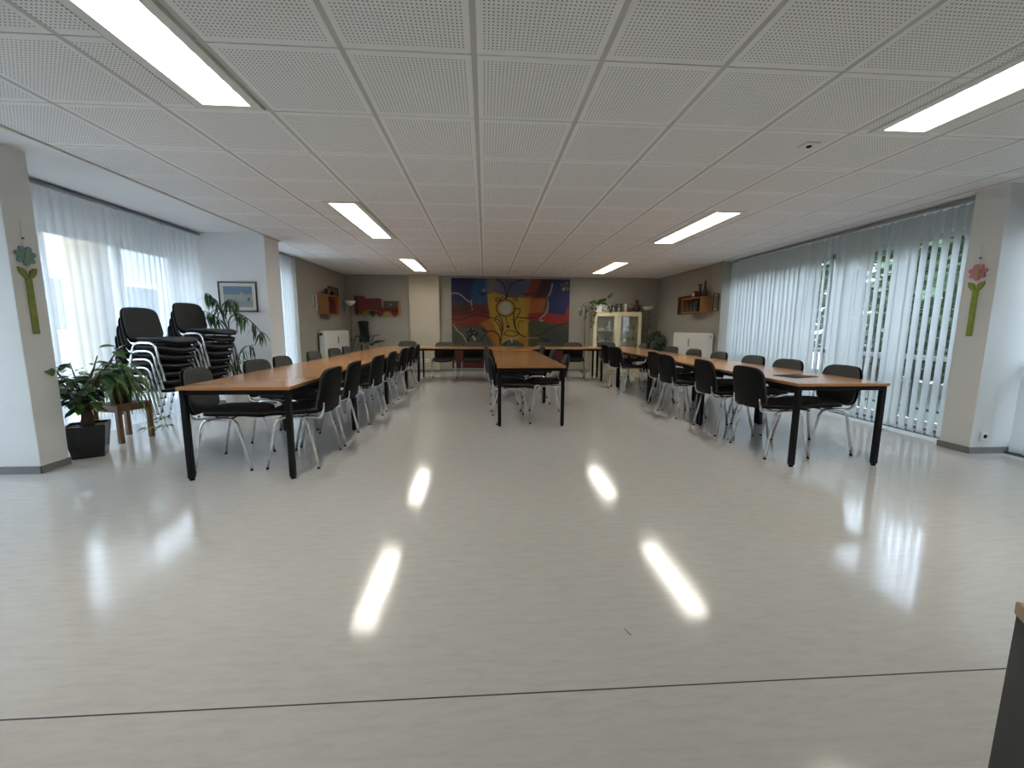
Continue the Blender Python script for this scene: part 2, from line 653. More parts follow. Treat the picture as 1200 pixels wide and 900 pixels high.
def make_lamp(x0, x1, y0, y1, label):
    cx = (x0 + x1) / 2
    L = y1 - y0
    r = empty('ceiling_light', (cx, (y0 + y1) / 2, ZC), 0, label, 'ceiling light', 'recessed strip lights in the ceiling')
    hw, hl = (x1 - x0) / 2, L / 2
    lw = hw - .055
    f = MB()
    f.box(-hw, -lw, -hl, hl, -.004, .06)
    f.box(lw, hw, -hl, hl, -.004, .06)
    f.box(-lw, lw, -hl, -hl + .05, -.004, .06)
    f.box(-lw, lw, hl - .05, hl, -.004, .06)
    f.build('housing', WHITEM, r)
    MB().box(-lw, lw, -hl + .05, hl - .05, .035, .05).build('diffuser', LAMPE, r)
    MB().box(-.004, .004, -hl + .05, hl - .05, .006, .034).build('louvre_spine', FIN, r)
    k = int((L - .1) / .11)
    fm = MB().box(-lw, lw, -.0015, .0015, .012, .034).mesh('louvre_fin', FIN)
    for i in range(1, k):
        inst('louvre_fin', fm, r, (0, -hl + .05 + i * (L - .1) / k, 0))
    return r


for side, (x0, x1), nm in ((0, lamp_cols[2], 'left'), (1, lamp_cols[9], 'right')):
    for (a, b_), w in zip(lamp_rows, ('nearest, cut by the picture edge', 'in the middle of its row', 'farthest away')):
        y0, y1 = YG[a], YG[b_]
        make_lamp(x0, x1, y0 + .01, y1 - .01, 'glowing recessed strip light of the %s row, %s' % (nm, w))
s_ = empty('ceiling_sensor', (2.30, 3.02, ZC), 0, 'small square white sensor with a dark eye in the ceiling', 'sensor')
MB().bev(-.05, .05, -.05, .05, -.012, .0, .004).build('sensor_plate', WHITEM, s_)
MB().lathe([(.0, -.022), (.014, -.02), (.02, -.012)], 14).build('sensor_eye', BLACKP, s_)


# ------------------------------------------------------------------ curtains and blinds
def sheer(name, x, y0, y1, z0, z1, label, wl=.13, amp=.027):
    r = empty(name, (x, y0, 0), 0, label, 'curtain')
    nY = int((y1 - y0) / .012)
    zs = [z0, .3, .8, 1.3, 1.8, 2.2, z1 - .06, z1]
    ph = 0
    offs = []
    phs = []
    for i in range(nY + 1):
        ph += .012 / wl * 2 * PI * (1 + .45 * math.sin(i * .013) + .25 * math.sin(i * .041 + 1))
        phs.append(ph)
    vs = []
    for zi, z in enumerate(zs):
        for i in range(nY + 1):
            a = amp * (.35 if zi >= len(zs) - 1 else 1) * (.7 + .3 * math.sin(i * .05))
            s1 = math.sin(phs[i])
            vs.append((a * s1 + .008 * math.sin(i * .11 + z * 1.3), i * (y1 - y0) / nY + .012 * math.cos(phs[i] + .3 * z), z))
    n_ = nY + 1
    fs = [(k * n_ + i, k * n_ + i + 1, (k + 1) * n_ + i + 1, (k + 1) * n_ + i) for k in range(len(zs) - 1) for i in range(nY)]
    MB().add(vs, fs, True).build('curtain_fabric', SHEER, r)
    h = MB()
    hem = [(v[0] + .002, v[1], z0 + .0 + dz) for dz in (0, .05) for v in vs[:n_]]
    h.add(hem, [(i, i + 1, n_ + i + 1, n_ + i) for i in range(nY)], True).build('hem', SHEER, r)
    MB().bev(-.035, .03, -.02, y1 - y0 + .02, z1 + .004, z1 + .03, .004).build('curtain_rail', ALU, r)
    return r


sheer('sheer_curtain', -4.10, 3.72, 6.46, .03, 2.455, 'wide white sheer curtain across the bay behind the stacked chairs')
sheer('sheer_curtain', -3.63, 6.97, 8.33, .03, 2.44, 'narrow white sheer curtain between the picture wall and the radiator', .09, .02)
sheer('sheer_curtain', -4.10, 1.8, 3.40, .03, 2.455, 'unseen white sheer curtain added in the bay nearer the camera, left of the pillar')  # out of view, added to soften daylight from the near left window


def vane_mesh():
    z0, z1 = .05, 2.42
    vs = []
    for z in (z0, .09, z1 - .03, z1):
        for k in range(5):
            u = (k - 2) / 2
            hw = .0635 if z < z1 else .05
            vs.append((.006 * (1 - u * u), u * hw, z))
    fs = [(i * 5 + k, i * 5 + k + 1, (i + 1) * 5 + k + 1, (i + 1) * 5 + k) for i in range(3) for k in range(4)]
    mb = MB().add(vs, fs, True)
    # weighted pocket at the foot of the vane
    mb.add([(.010, -.0635, .05), (.012, 0, .05), (.010, .0635, .05), (.010, -.0635, .085), (.012, 0, .085), (.010, .0635, .085)], [(0, 1, 4, 3), (1, 2, 5, 4)])
    return mb.mesh('vane', VANE)


VM = vane_mesh()
CARR = MB().tube([(0, 0, 2.415), (0, 0, 2.44)], .004, 6).mesh('carrier', WHITEM)


def blind(x, y0, y1, step, angf, label):
    r = empty('vertical_blind', (x, y0, 0), 0, label, 'blind')
    MB().bev(-.03, .03, -.03, y1 - y0 + .03, 2.435, 2.468, .004).build('headrail', HEADR, r)
    y = .05
    i = 0
    while y < y1 - y0 - .03:
        a = angf(y + y0, i)
        inst('vane', VM, r, (0, y, 0), (0, 0, a))
        inst('carrier', CARR, r, (0, y, 0))
        y += step
        i += 1
    return r


def ang(y, i):
    if y > 6.1:
        return R(random.uniform(2, 20))
    # nearer the camera the vanes stand open by varying amounts
    q = [-22, -25, -23, -26, -20, -16, 2, -20, -26, -24, -21, 6, -22, 30, 18, -22, -27, -24, -8, 12]
    return R(q[i % len(q)] + random.uniform(-2, 2))


random.seed(21)
blind(4.78, 3.93, 8.06, .104, ang, 'long pale vertical blind, half open, along the right-hand windows')
blind(4.92, 1.8, 3.52, .105, lambda y, i: R(random.uniform(5, 25)), 'pale vertical blind at the right picture edge, beyond the right pillar')


# ------------------------------------------------------------------ outside
LAWN = mat('lawn', (.035, .045, .028, 1), .95, var=.4, scale=4)
PAVE = mat('paving', (.42, .41, .38, 1), .9, var=.1)
struct(MB().box(5.3, 40, -15, 40, -.5, -.35).build('lawn', LAWN))
struct(MB().box(-40, -4.7, -15, 40, -.5, -.35).build('pavement', PAVE))
BRICK = bpy.data.materials.new('yellow_brick')
BRICK.use_nodes = True
t = BRICK.node_tree
b = t.nodes['Principled BSDF']
b.inputs['Roughness'].default_value = .9
c = t.nodes.new('ShaderNodeTexCoord')
mp = t.nodes.new('ShaderNodeMapping')
mp.inputs['Rotation'].default_value = (R(90), 0, R(90))
bk = t.nodes.new('ShaderNodeTexBrick')
bk.inputs['Scale'].default_value = 1
bk.inputs['Brick Width'].default_value = .25
bk.inputs['Row Height'].default_value = .075
bk.inputs['Mortar Size'].default_value = .006
bk.inputs['Color1'].default_value = (.50, .40, .24, 1)
bk.inputs['Color2'].default_value = (.42, .33, .2, 1)
bk.inputs['Mortar'].default_value = (.28, .26, .23, 1)
sxyz = t.nodes.new('ShaderNodeSeparateXYZ')
cxyz = t.nodes.new('ShaderNodeCombineXYZ')
t.links.new(c.outputs['Object'], sxyz.inputs[0])
t.links.new(sxyz.outputs[1], cxyz.inputs[0])
t.links.new(sxyz.outputs[2], cxyz.inputs[1])
t.links.new(cxyz.outputs[0], bk.inputs['Vector'])
t.links.new(bk.outputs['Color'], b.inputs['Base Color'])
for (y0, y1) in ((4.95, 5.2), (5.78, 6.0)):
    tag(MB().box(-5.3, -4.95, y0, y1, -.35, 2.9).build('brick_pier', BRICK), 'yellow brick pier outside, seen through the sheer curtain, %s' % ('the left one' if y0 < 5.5 else 'the right one'), 'pier', 'brick piers outside the bay window')
hb = empty('neighbouring_house', (-10, 9, -.35), 0, 'pale house across the yard behind the sheer curtain', 'house')
MB().box(-3, 0, -9, 9, 0, 4.6).build('house_wall', mat('pale_render', (.36, .37, .39, 1), .9), hb)
WGL = mat('dark_window_glass', (.06, .07, .08, 1), .1)
for k in range(6):
    for zz in (1.3,):
        wf = MB().box(0, .05, -8.2 + k * 2.9, -6.9 + k * 2.9, zz, zz + 1.4).build('house_window', FRAMEW, hb)
        MB().box(.05, .055, -8.1 + k * 2.9, -7.0 + k * 2.9, zz + .1, zz + 1.3).build('pane', WGL, wf)

_leaf_me = {}


def leafy(name, cx, cy, z0, rx, ry, rz, count, size, mater, label, cat, seed, trunk=True, group=None):
    rg = random.Random(seed)
    r = empty(name, (cx, cy, z0), 0, label, cat, group)
    mb = MB()
    for i in range(count):
        th = rg.uniform(0, 2 * PI)
        ph = math.acos(rg.uniform(-.9, 1))
        rr = rg.uniform(.55, 1) ** .6
        lump = 1 + .25 * math.sin(3 * th + seed) * math.sin(4 * ph)
        p = Vector((rx * rr * lump * math.sin(ph) * math.cos(th), ry * rr * lump * math.sin(ph) * math.sin(th), rz + rz * rr * math.cos(ph) * .95))
        q = Matrix.Rotation(rg.uniform(0, 2 * PI), 3, 'Z') @ Matrix.Rotation(rg.uniform(-1.2, 1.2), 3, 'X')
        s = size * rg.uniform(.6, 1.2)
        vs = [p + q @ Vector(v) * s for v in ((-1, 0, 0), (0, -.45, .05), (1, 0, -.1), (0, .45, .05))]
        mb.add(vs, [(0, 1, 2, 3)])
    f = mb.build('foliage', mater, r)
    f['kind'] = 'stuff'
    if trunk:
        MB().tube([(0, 0, 0), (.03, .02, rz * .6), (0, 0, rz * 1.2)], [size * .9, size * .7, size * .3], 8).build('trunk', BARK, r)
    return r


TREEG = mat('tree_leaves', (.030, .062, .018, 1), .6, var=.5, scale=1.5)
for i, (x, y, rx, rz, cnt) in enumerate(((9.5, 5.0, 1.5, 2.2, 2600), (10.5, 8.4, 1.7, 2.0, 2400), (12.5, 12.5, 2.4, 2.6, 2400), (8.6, 1.5, 1.3, 1.9, 1500))):
    leafy('garden_tree', x, y, -.35, rx, rx, rz, int(cnt * 1.5), .23, TREEG, 'green leafy tree seen between the blind vanes, %s' % ['opposite the near vanes', 'behind the middle vanes', 'farthest off, behind the closed vanes', 'near the right picture edge'][i], 'tree', i + 4, True, 'garden trees beyond the right windows')
gw = tag(MB().bev(12.5, 12.8, -8, 30, -.35, .95, .02).build('garden_wall', mat('garden_wall_paint', (.7, .7, .68, 1), .8)), 'low pale garden wall beyond the trees', 'wall')
rl = empty('balcony_railing', (5.7, 3.0, -.35), 0, 'dark metal railing outside the right windows', 'railing')
MB().box(-.02, .02, -4, 6, 1.22, 1.26).build('top_rail', BLACKM, rl)
MB().box(-.02, .02, -4, 6, .48, .51).build('bottom_rail', BLACKM, rl)
bar = MB().box(-.008, .008, -.008, .008, .35, 1.22).mesh('baluster', BLACKM)
for k in range(67):
    inst('baluster', bar, rl, (0, -3.98 + k * .15, 0))


# ------------------------------------------------------------------ tables
def make_table():
    r = empty('conference_table')
    W, L = .82, 1.6
    hx, hy = W / 2, L / 2 - .0015
    MB().bev(-hx, hx, -hy, hy, .705, .73, .0025).build('tabletop', BEECH, r)
    for s in (-1, 1):
        MB().box(s * (hx - .045) - .012, s * (hx - .045) + .012, -hy + .05, hy - .05, .668, .705).build('apron_rail', BLACKM, r)
        MB().box(-hx + .05, hx - .05, s * (hy - .03) - .012, s * (hy - .03) + .012, .668, .705).build('apron_rail', BLACKM, r)
    for sx_ in (-1, 1):
        for sy_ in (-1, 1):
            l = MB().bev(-.02, .02, -.02, .02, .02, .705, .004).build('leg', BLACKM, r, (sx_ * (hx - .032), sy_ * (hy - .032), 0))
            MB().lathe([(.016, 0), (.019, .004), (.019, .02)], 10).build('foot_cap', BLACKP, l)
    return r


T0 = make_table()
used = [False]


def table(x, y, rz, label, grp, short=None):
    o = T0 if not used[0] else copy_tree(T0)
    used[0] = True
    o.location = (x, y, 0)
    o.rotation_euler = (0, 0, rz)
    if short:
        o.scale = (1, short, 1)
    tag(o, label, 'table', grp)
    return o


ords = ['nearest to the camera', 'second from the camera', 'third from the camera', 'farthest from the camera']
for k in range(4):
    table(-1.878, 4.0 + 1.6 * k, 0, 'beech-topped table with black legs in the left row, %s' % ords[k], 'beech-topped tables of the left row')
for k in range(4):
    table(3.015, 4.08 + 1.6 * k, 0, 'beech-topped table with black legs in the right row, %s' % ords[k], 'beech-topped tables of the right row')
for k in range(2):
    table(.548, 5.65 + 1.6 * k, 0, 'beech-topped table of the short middle row, the %s' % ['front one with both front legs visible', 'one behind, against the cross row'][k], 'beech-topped tables of the middle row')
table(.548, 8.72, 0, 'short beech-topped table closing the middle row against the cross row', 'beech-topped tables of the middle row', .335)
for k, (x, s) in enumerate(((-.66, 1.0), (.57, .53), (1.80, 1.0))):
    table(x, 9.40, R(90), 'beech-topped table of the cross row before the mural, %s' % ['left part', 'middle part', 'right part'][k], 'beech-topped tables of the cross row', s)


# ------------------------------------------------------------------ chairs
def superell(a, n):
    c_, s_ = math.cos(a), math.sin(a)
    return (math.copysign(abs(c_) ** (2 / n), c_), math.copysign(abs(s_) ** (2 / n), s_))


def pad(fmap, n=4.0, seg=32, rings=(.0, .35, .7, .88, .97, 1.0), thick=lambda r: 1.0):
    """closed cushion: fmap(u, v, side) -> point, u,v in the unit squircle, side -1..1 through the thickness"""
    mb = MB()
    vs = []
    idx = {}
    for side in (1, -1):
        for ri, r in enumerate(rings):
            for k in range(seg if r > 0 else 1):
                x, y = superell(2 * PI * k / seg, n)
                h = thick(r)
                vs.append(fmap(x * r, y * r, side * h))
                idx[(side, ri, k)] = len(vs) - 1
    fs = []
    for side in (1, -1):
        for ri in range(len(rings) - 1):
            for k in range(seg):
                k2 = (k + 1) % seg
                if rings[ri] == 0:
                    f = (idx[(side, 0, 0)], idx[(side, 1, k)], idx[(side, 1, k2)])
                else:
                    f = (idx[(side, ri, k)], idx[(side, ri + 1, k)], idx[(side, ri + 1, k2)], idx[(side, ri, k2)])
                fs.append(f if side > 0 else tuple(reversed(f)))
    last = len(rings) - 1
    for k in range(seg):
        k2 = (k + 1) % seg
        fs.append((idx[(1, last, k)], idx[(-1, last, k)], idx[(-1, last, k2)], idx[(1, last, k2)]))
    return mb.add(vs, fs, True)


def seat_map(t0, th, grow=0.0):
    def f(u, v, s):
        x = .045 + u * (.235 + grow)
        y = v * (.232 + grow) * (1 - .05 * (1 - u) * .5)
        z = .452 + t0 - .022 * max(0, u - .2) ** 2 * 1.6 + .018 * v * v + .012 * max(0, -u) ** 2
        return (x, y, z + s * th)
    return f


def back_map(off, th, grow=0.0):
    tilt = R(10)

    def f(u, v, s):
        # u vertical -1..1 , v across
        w = (.230 + grow) * (1 - .055 * u)
        h = .176 + grow
        y = v * w
        zz = u * h - (.020 * (1 - v * v) if u < 0 else -.008 * (1 - v * v))
        xb = .040 * v * v + .010 * u * u        # wraps round the sitter
        n_ = off + s * th
        x = -.285 + xb + n_
        z = .645 + zz
        return (x - math.tan(tilt) * zz, y, z + math.tan(tilt) * n_)
    return f


def make_chair():
    r = empty('stacking_chair')
    pad(seat_map(.010, .023), 4.2, thick=lambda q: math.sqrt(max(.05, 1 - q ** 6))).build('seat', FABRIC, r)
    pad(seat_map(-.016, .008, -.004), 4.2, thick=lambda q: 1 - .4 * q ** 4).build('seat_shell', BLACKP, r)
    pad(back_map(.012, .014), 4.8, thick=lambda q: math.sqrt(max(.06, 1 - q ** 6))).build('backrest', FABRIC, r)
    pad(back_map(-.012, .008, .003), 4.8, thick=lambda q: 1 - .4 * q ** 4).build('back_shell', BLACKP, r)
    for s in (-1, 1):
        p = arc([(-.215, s * .268, .012), (-.135, s * .248, .436), (.105, s * .246, .436), (.20, s * .268, .012)], .075, 6)
        fr = MB().tube(p, .0122, 8).build('leg_frame', CHROME, r)
        for q in (p[0], p[-1]):
            MB().lathe([(.011, 0), (.0128, .002), (.0128, .010), (.012, .012)], 10, q.x, q.y, 0).build('foot_cap', BLACKP, fr)
        sp = spline([(.02, s * .17, .424), (-.12, s * .178, .424), (-.20, s * .19, .424), (-.238, s * .195, .445), (-.246, s * .198, .475), (-.252, s * .198, .51), (-.254, s * .195, .545)], 5)
        MB().tube(sp, .014, 8, flat=.45).build('back_support', CHROME, r)
    for x in (-.09, .06):
        MB().tube([(x, -.246, .425), (x, .246, .425)], .009, 8).build('crossbar', CHROME, r)
    return r


C0 = make_chair()
cused = [False]
CHR = []


def chair(x, y, rz, label, grp, z=0.0, tilt=0.0):
    o = C0 if not cused[0] else copy_tree(C0)
    cused[0] = True
    o.location = (x, y, z)
    o.rotation_euler = (0, tilt, rz)
    tag(o, label, 'chair', grp)
    CHR.append(o)
    return o


N_ = ['first', 'second', 'third', 'fourth', 'fifth', 'sixth', 'seventh']
# left row, window side, facing +x
for k, (x, y, a) in enumerate(((-2.16, 3.68, 8), (-2.13, 4.52, -3), (-2.12, 5.08, 2), (-2.13, 6.02, 0), (-2.14, 6.85, -4), (-2.15, 7.48, 3), (-2.15, 8.6, 0))):
    chair(x, y, R(a), 'dark grey chair on the window side of the left table row, %s from the front' % N_[k], 'chairs on the window side of the left row')
for k, (x, y, a) in enumerate(((-1.61, 3.73, 0), (-1.62, 4.38, 3), (-1.60, 5.32, -3), (-1.60, 6.08, 2), (-1.61, 7.05, -2), (-1.62, 7.75, 0), (-1.62, 8.42, 3))):
    chair(x, y, R(180 + a), 'black-backed chair on the inner side of the left table row, %s from the front' % N_[k], 'chairs on the inner side of the left row')
chair(-1.86, 9.97, R(-90), 'grey chair at the far head of the left table row', 'chairs against the back of the room')
for k, (x, y, a) in enumerate(((-.92, 9.40, 0), (-.27, 9.40, 0), (.70, 9.42, 2), (1.40, 9.42, -2), (2.02, 9.42, -8))):
    chair(x, y, R(-90 + a), 'grey chair behind the cross row facing the camera, %s from the left' % N_[k], 'chairs behind the cross row')
chair(3.02, 9.97, R(-90), 'grey chair at the far head of the right table row, before the glass cabinet', 'chairs against the back of the room')
# middle row
for k, (x, y, a) in enumerate(((.335, 5.25, 4), (.30, 6.02, 0), (.32, 6.85, 0), (.32, 7.65, 0))):
    chair(x, y, R(a), 'dark chair on the left side of the middle table row, %s from the front' % N_[k], 'chairs on the left of the middle row')
for k, (x, y, a) in enumerate(((.80, 5.50, 6), (.80, 6.60, 4), (.80, 7.75, 0))):
    chair(x, y, R(180 - a), 'dark chair on the right side of the middle table row, %s from the front' % N_[k], 'chairs on the right of the middle row')
# right row
for k, (x, y, a) in enumerate(((2.76, 3.79, 0), (2.76, 4.58, -3), (2.70, 5.48, 2), (2.78, 6.05, 0), (2.68, 7.72, 14), (2.75, 8.5, 4))):
    chair(x, y, R(a), 'black-backed chair on the inner side of the right table row, %s from the front' % N_[k], 'chairs on the inner side of the right row')
for k, (x, y, a) in enumerate(((3.24, 3.87, -2), (3.26, 4.62, 2), (3.27, 5.28, 0), (3.27, 6.10, -2), (3.27, 6.86, 2), (3.27, 7.70, 3), (3.26, 9.12, 0))):
    chair(x, y, R(180 + a), 'grey chair on the window side of the right table row, %s from the front' % N_[k], 'chairs on the window side of the right row')
# the two stacks
for s, (x, y, n, a, nm) in enumerate(((-3.90, 5.13, 7, -6, 'left'), (-3.88, 5.86, 8, -8, 'right'))):
    for k in range(n):
        w = ['topmost', 'second from the top', 'third from the top', 'fourth from the top', 'fifth from the top', 'sixth from the top', 'seventh from the top', 'lowest'][n - 1 - k]
        if k == 0:
            w = 'lowest'
        chair(x + .031 * k * math.cos(R(a)), y + .031 * k * math.sin(R(a)), R(a), 'black padded chair in the %s stack before the sheer curtain, %s' % (nm, w), 'chairs of the %s stack' % nm, .092 * k)

# ------------------------------------------------------------------ painted pictures (flat artworks on real panels)
class Canvas:
    K = .58

    def __init__(s, nx, ny, asp, base):
        s.nx, s.ny, s.asp = nx, ny, asp
        u, v = np.meshgrid(np.linspace(0, 1, nx), np.linspace(0, 1, ny))
        s.x = u * asp
        s.y = v
        s.c = np.zeros((ny, nx, 3)) + np.array(srgb(*base)[:3]) * s.K

    def blend(s, a, col):
        c_ = np.array(srgb(*col)[:3]) * s.K
        s.c = s.c * (1 - a[..., None]) + c_ * a[..., None]

    def poly(s, pts, col, soft=.006, alpha=1.0):
        P = [(p[0] * s.asp, p[1]) for p in pts]
        ins = np.zeros(s.x.shape, bool)
        dist = np.full(s.x.shape, 9.)
        for i in range(len(P)):
            (x0, y0), (x1, y1) = P[i], P[(i + 1) % len(P)]
            cr = ((y0 > s.y) != (y1 > s.y)) & (s.x < (x1 - x0) * (s.y - y0) / ((y1 - y0) if y1 != y0 else 1e-9) + x0)
            ins ^= cr
            dist = np.minimum(dist, s.seg(x0, y0, x1, y1))
        sd = np.where(ins, dist, -dist)
        s.blend(np.clip(.5 + sd / (2 * soft), 0, 1) * alpha, col)

    def seg(s, x0, y0, x1, y1):
        dx, dy = x1 - x0, y1 - y0
        q = np.clip(((s.x - x0) * dx + (s.y - y0) * dy) / (dx * dx + dy * dy + 1e-12), 0, 1)
        return np.hypot(s.x - x0 - q * dx, s.y - y0 - q * dy)

    def stroke(s, pts, w, col, alpha=1.0):
        pp = [(p.x, p.y) for p in spline([(p[0] * s.asp, p[1], 0) for p in pts], 6)]
        d = np.full(s.x.shape, 9.)
        for i in range(len(pp) - 1):
            d = np.minimum(d, s.seg(*pp[i], *pp[i + 1]))
        s.blend(np.clip((w - d) / .003 + .5, 0, 1) * alpha, col)

    def disc(s, cx, cy, rx, ry, col, soft=.006, alpha=1.0):
        d = np.hypot((s.x - cx * s.asp) / rx, (s.y - cy) / ry)
        s.blend(np.clip((1 - d) * min(rx, ry) / soft + .5, 0, 1) * alpha, col)

    def build(s, name, parent, w, h):
        """a thin picture sheet in the local x-z plane, facing -y, centre at the origin"""
        vs = []
        fs = []
        for j in range(s.ny):
            for i in range(s.nx):
                vs.append(((i / (s.nx - 1) - .5) * w, 0, (.5 - j / (s.ny - 1)) * h))
        for j in range(s.ny - 1):
            for i in range(s.nx - 1):
                a = j * s.nx + i
                fs.append((a, a + s.nx, a + s.nx + 1, a + 1))
        o = MB().add(vs, fs).build(name, PAINT, parent)
        at = o.data.color_attributes.new('paint', 'FLOAT_COLOR', 'POINT')
        buf = np.ones((s.nx * s.ny, 4), np.float32)
        buf[:, :3] = s.c.reshape(-1, 3)
        at.data.foreach_set('color', buf.ravel())
        return o


def Z(*pts):
    # positions measured on the mural: 920 x 695 units
    return [((x - 128) / 920, (y - 178) / 695) for x, y in pts]


cv = Canvas(300, 226, 1.325, (96, 100, 74))
cv.poly(Z((100, 540), (440, 540), (440, 900), (100, 900)), (84, 88, 74), .02)
cv.poly(Z((700, 480), (1100, 500), (1100, 900), (700, 900)), (70, 78, 44), .02)
cv.poly(Z((850, 560), (1100, 560), (1100, 900), (900, 900)), (58, 66, 56), .05)
cv.poly(Z((100, 150), (420, 150), (420, 385), (100, 385)), (24, 34, 92), .01)
cv.poly(Z((285, 230), (330, 150), (410, 150), (410, 385), (300, 385), (280, 320)), (34, 86, 134), .025)
cv.poly(Z((100, 370), (430, 372), (450, 500), (440, 545), (100, 550)), (110, 30, 26), .03)
cv.poly(Z((100, 385), (280, 385), (280, 440), (100, 440)), (64, 26, 36), .04)
cv.poly(Z((110, 480), (300, 462), (500, 470), (500, 545), (300, 530), (110, 545)), (150, 52, 26), .03)
cv.poly(Z((395, 150), (760, 150), (730, 330), (400, 300)), (112, 114, 132), .015)
cv.poly(Z((400, 150), (470, 150), (470, 300), (400, 300)), (124, 126, 112), .04)
cv.poly(Z((520, 200), (760, 190), (740, 330), (560, 320)), (88, 96, 132), .06)
cv.poly(Z((350, 520), (430, 480), (560, 560), (560, 720), (470, 700)), (190, 118, 34), .02)
cv.poly(Z((405, 300), (450, 282), (560, 312), (712, 322), (725, 500), (715, 900), (470, 900), (505, 720), (470, 560), (425, 480), (408, 370)), (206, 164, 44), .008)
cv.poly(Z((640, 640), (722, 600), (718, 900), (620, 900)), (196, 130, 32), .03)
cv.poly(Z((420, 340), (470, 320), (500, 640), (455, 500)), (214, 172, 60), .03)
cv.poly(Z((700, 320), (870, 322), (856, 445), (720, 445)), (186, 98, 34), .01)
cv.poly(Z((700, 310), (735, 310), (735, 500), (705, 500)), (206, 140, 50), .015)
cv.poly(Z((770, 150), (850, 150), (800, 322), (690, 318)), (150, 50, 28), .02)
cv.poly(Z((840, 150), (925, 150), (880, 325), (760, 322), (800, 240)), (58, 22, 22), .02)
cv.poly(Z((925, 150), (1100, 150), (1100, 380), (1015, 460), (870, 440), (880, 320)), (22, 34, 108), .01)
cv.poly(Z((725, 440), (860, 430), (1015, 458), (1030, 400), (1100, 330), (1100, 540), (900, 520), (720, 488)), (172, 34, 24), .01)
cv.poly(Z((100, 735), (1100, 735), (1100, 900), (100, 900)), (104, 34, 26), .03)
cv.poly(Z((420, 735), (560, 735), (560, 900), (420, 900)), (70, 58, 40), .04)
cv.disc(*Z((545, 402))[0], .095, .098, (214, 160, 50), .02)
cv.disc(*Z((545, 402))[0], .068, .072, (206, 204, 190), .02)
BLK = (24, 18, 22)
MAR = (52, 20, 22)
ring = [(545 + 72 * math.cos(a * PI / 8), 402 + 62 * math.sin(a * PI / 8)) for a in range(17)]
cv.stroke(Z(*ring), .006, MAR)
cv.stroke(Z((470, 183), (520, 210), (545, 265), (550, 335)), .006, BLK)
cv.stroke(Z((690, 183), (620, 200), (575, 245), (550, 335)), .006, BLK)
cv.stroke(Z((465, 340), (480, 322), (500, 335), (520, 318), (548, 330)), .005, MAR)
cv.stroke(Z((465, 340), (480, 348), (520, 338)), .005, MAR)
cv.stroke(Z((555, 318), (585, 310), (615, 322), (635, 318), (632, 342), (600, 335)), .005, MAR)
cv.stroke(Z((610, 440), (612, 520), (640, 585), (700, 628), (770, 625), (840, 600), (920, 548), (1048, 512)), .007, BLK)
cv.stroke(Z((610, 430), (625, 405), (655, 412), (658, 435), (640, 470), (730, 478), (800, 468), (840, 440)), .006, MAR)
cv.stroke(Z((640, 470), (618, 500), (625, 560)), .006, MAR)
cv.stroke(Z((650, 560), (645, 520), (665, 500), (685, 505)), .004, MAR)
cv.stroke(Z((128, 490), (180, 500), (240, 480), (300, 458), (400, 470), (455, 482), (490, 462), (515, 490), (525, 550), (510, 640), (500, 690)), .006, MAR)
cv.stroke(Z((455, 500), (480, 488), (508, 520), (515, 590), (505, 690)), .007, BLK)
cv.stroke(Z((470, 510), (492, 530), (505, 580)), .005, MAR)
cv.stroke(Z((365, 560), (400, 585), (450, 582), (490, 610), (505, 680)), .008, BLK)
cv.stroke(Z((400, 590), (370, 630), (345, 658), (300, 662)), .006, BLK)
cv.poly(Z((360, 545), (392, 575), (420, 590), (372, 588)), BLK, .006)
cv.stroke(Z((548, 470), (555, 505)), .004, BLK)
cv.disc(*Z((558, 518))[0], .010, .010, BLK)
cv.disc(*Z((566, 545))[0], .018, .018, BLK)
cv.stroke(Z((530, 610), (568, 575), (650, 603), (600, 622), (530, 606)), .005, MAR)
cv.stroke(Z((128, 295), (160, 290), (200, 305), (240, 340), (275, 358), (282, 340)), .006, (176, 180, 186))
for q in ((280, 372, .010), (283, 392, .006), (287, 415, .008)):
    cv.disc(*Z((q[0], q[1]))[0], q[2], q[2], (190, 190, 184))
cv.disc(*Z((378, 266))[0], .010, .010, (190, 200, 214))
cv.stroke(Z((345, 285), (370, 300), (395, 290)), .012, (20, 30, 84))
cv.disc(*Z((262, 228))[0], .01, .01, (24, 60, 130), .02, .4)
cv.stroke(Z((140, 535), (170, 580), (210, 615), (240, 668)), .006, (176, 176, 160))
cv.disc(*Z((275, 590))[0], .045, .05, (20, 22, 40), .02)
cv.disc(*Z((318, 606))[0], .022, .025, (20, 22, 40), .01)
for q in ((255, 570), (288, 566), (262, 604), (300, 596)):
    cv.disc(*Z(q)[0], .006, .006, (196, 200, 210))
cv.stroke(Z((290, 625), (308, 655)), .008, (200, 200, 196))
cv.stroke(Z((262, 620), (250, 660)), .012, (20, 24, 44))
cv.stroke(Z((912, 215), (895, 280), (872, 320), (880, 370), (870, 430), (822, 478), (822, 496), (840, 498)), .008, (170, 160, 160))
cv.stroke(Z((872, 300), (868, 350), (846, 420)), .010, (70, 30, 34), .7)
cv.stroke(Z((690, 290), (730, 300), (770, 285), (790, 300)), .008, (60, 24, 28))
for q, c_ in (((988, 218), (96, 96, 66)), ((1024, 206), (110, 112, 96)), ((1000, 252), (176, 176, 110)), ((1030, 246), (150, 140, 60)), ((1012, 228), (90, 86, 50))):
    cv.disc(*Z(q)[0], .018, .018, c_)
cv.poly(Z((815, 626), (850, 640), (908, 645), (900, 668), (845, 665)), (26, 30, 66), .01)
cv.stroke(Z((700, 632), (800, 632)), .005, (180, 160, 110))
cv.poly(Z((500, 720), (520, 678), (560, 655), (610, 652), (645, 660), (672, 705), (672, 760), (500, 760)), (54, 52, 66), .01)
cv.stroke(Z((520, 672), (560, 642), (596, 640), (650, 632)), .006, (190, 176, 130))
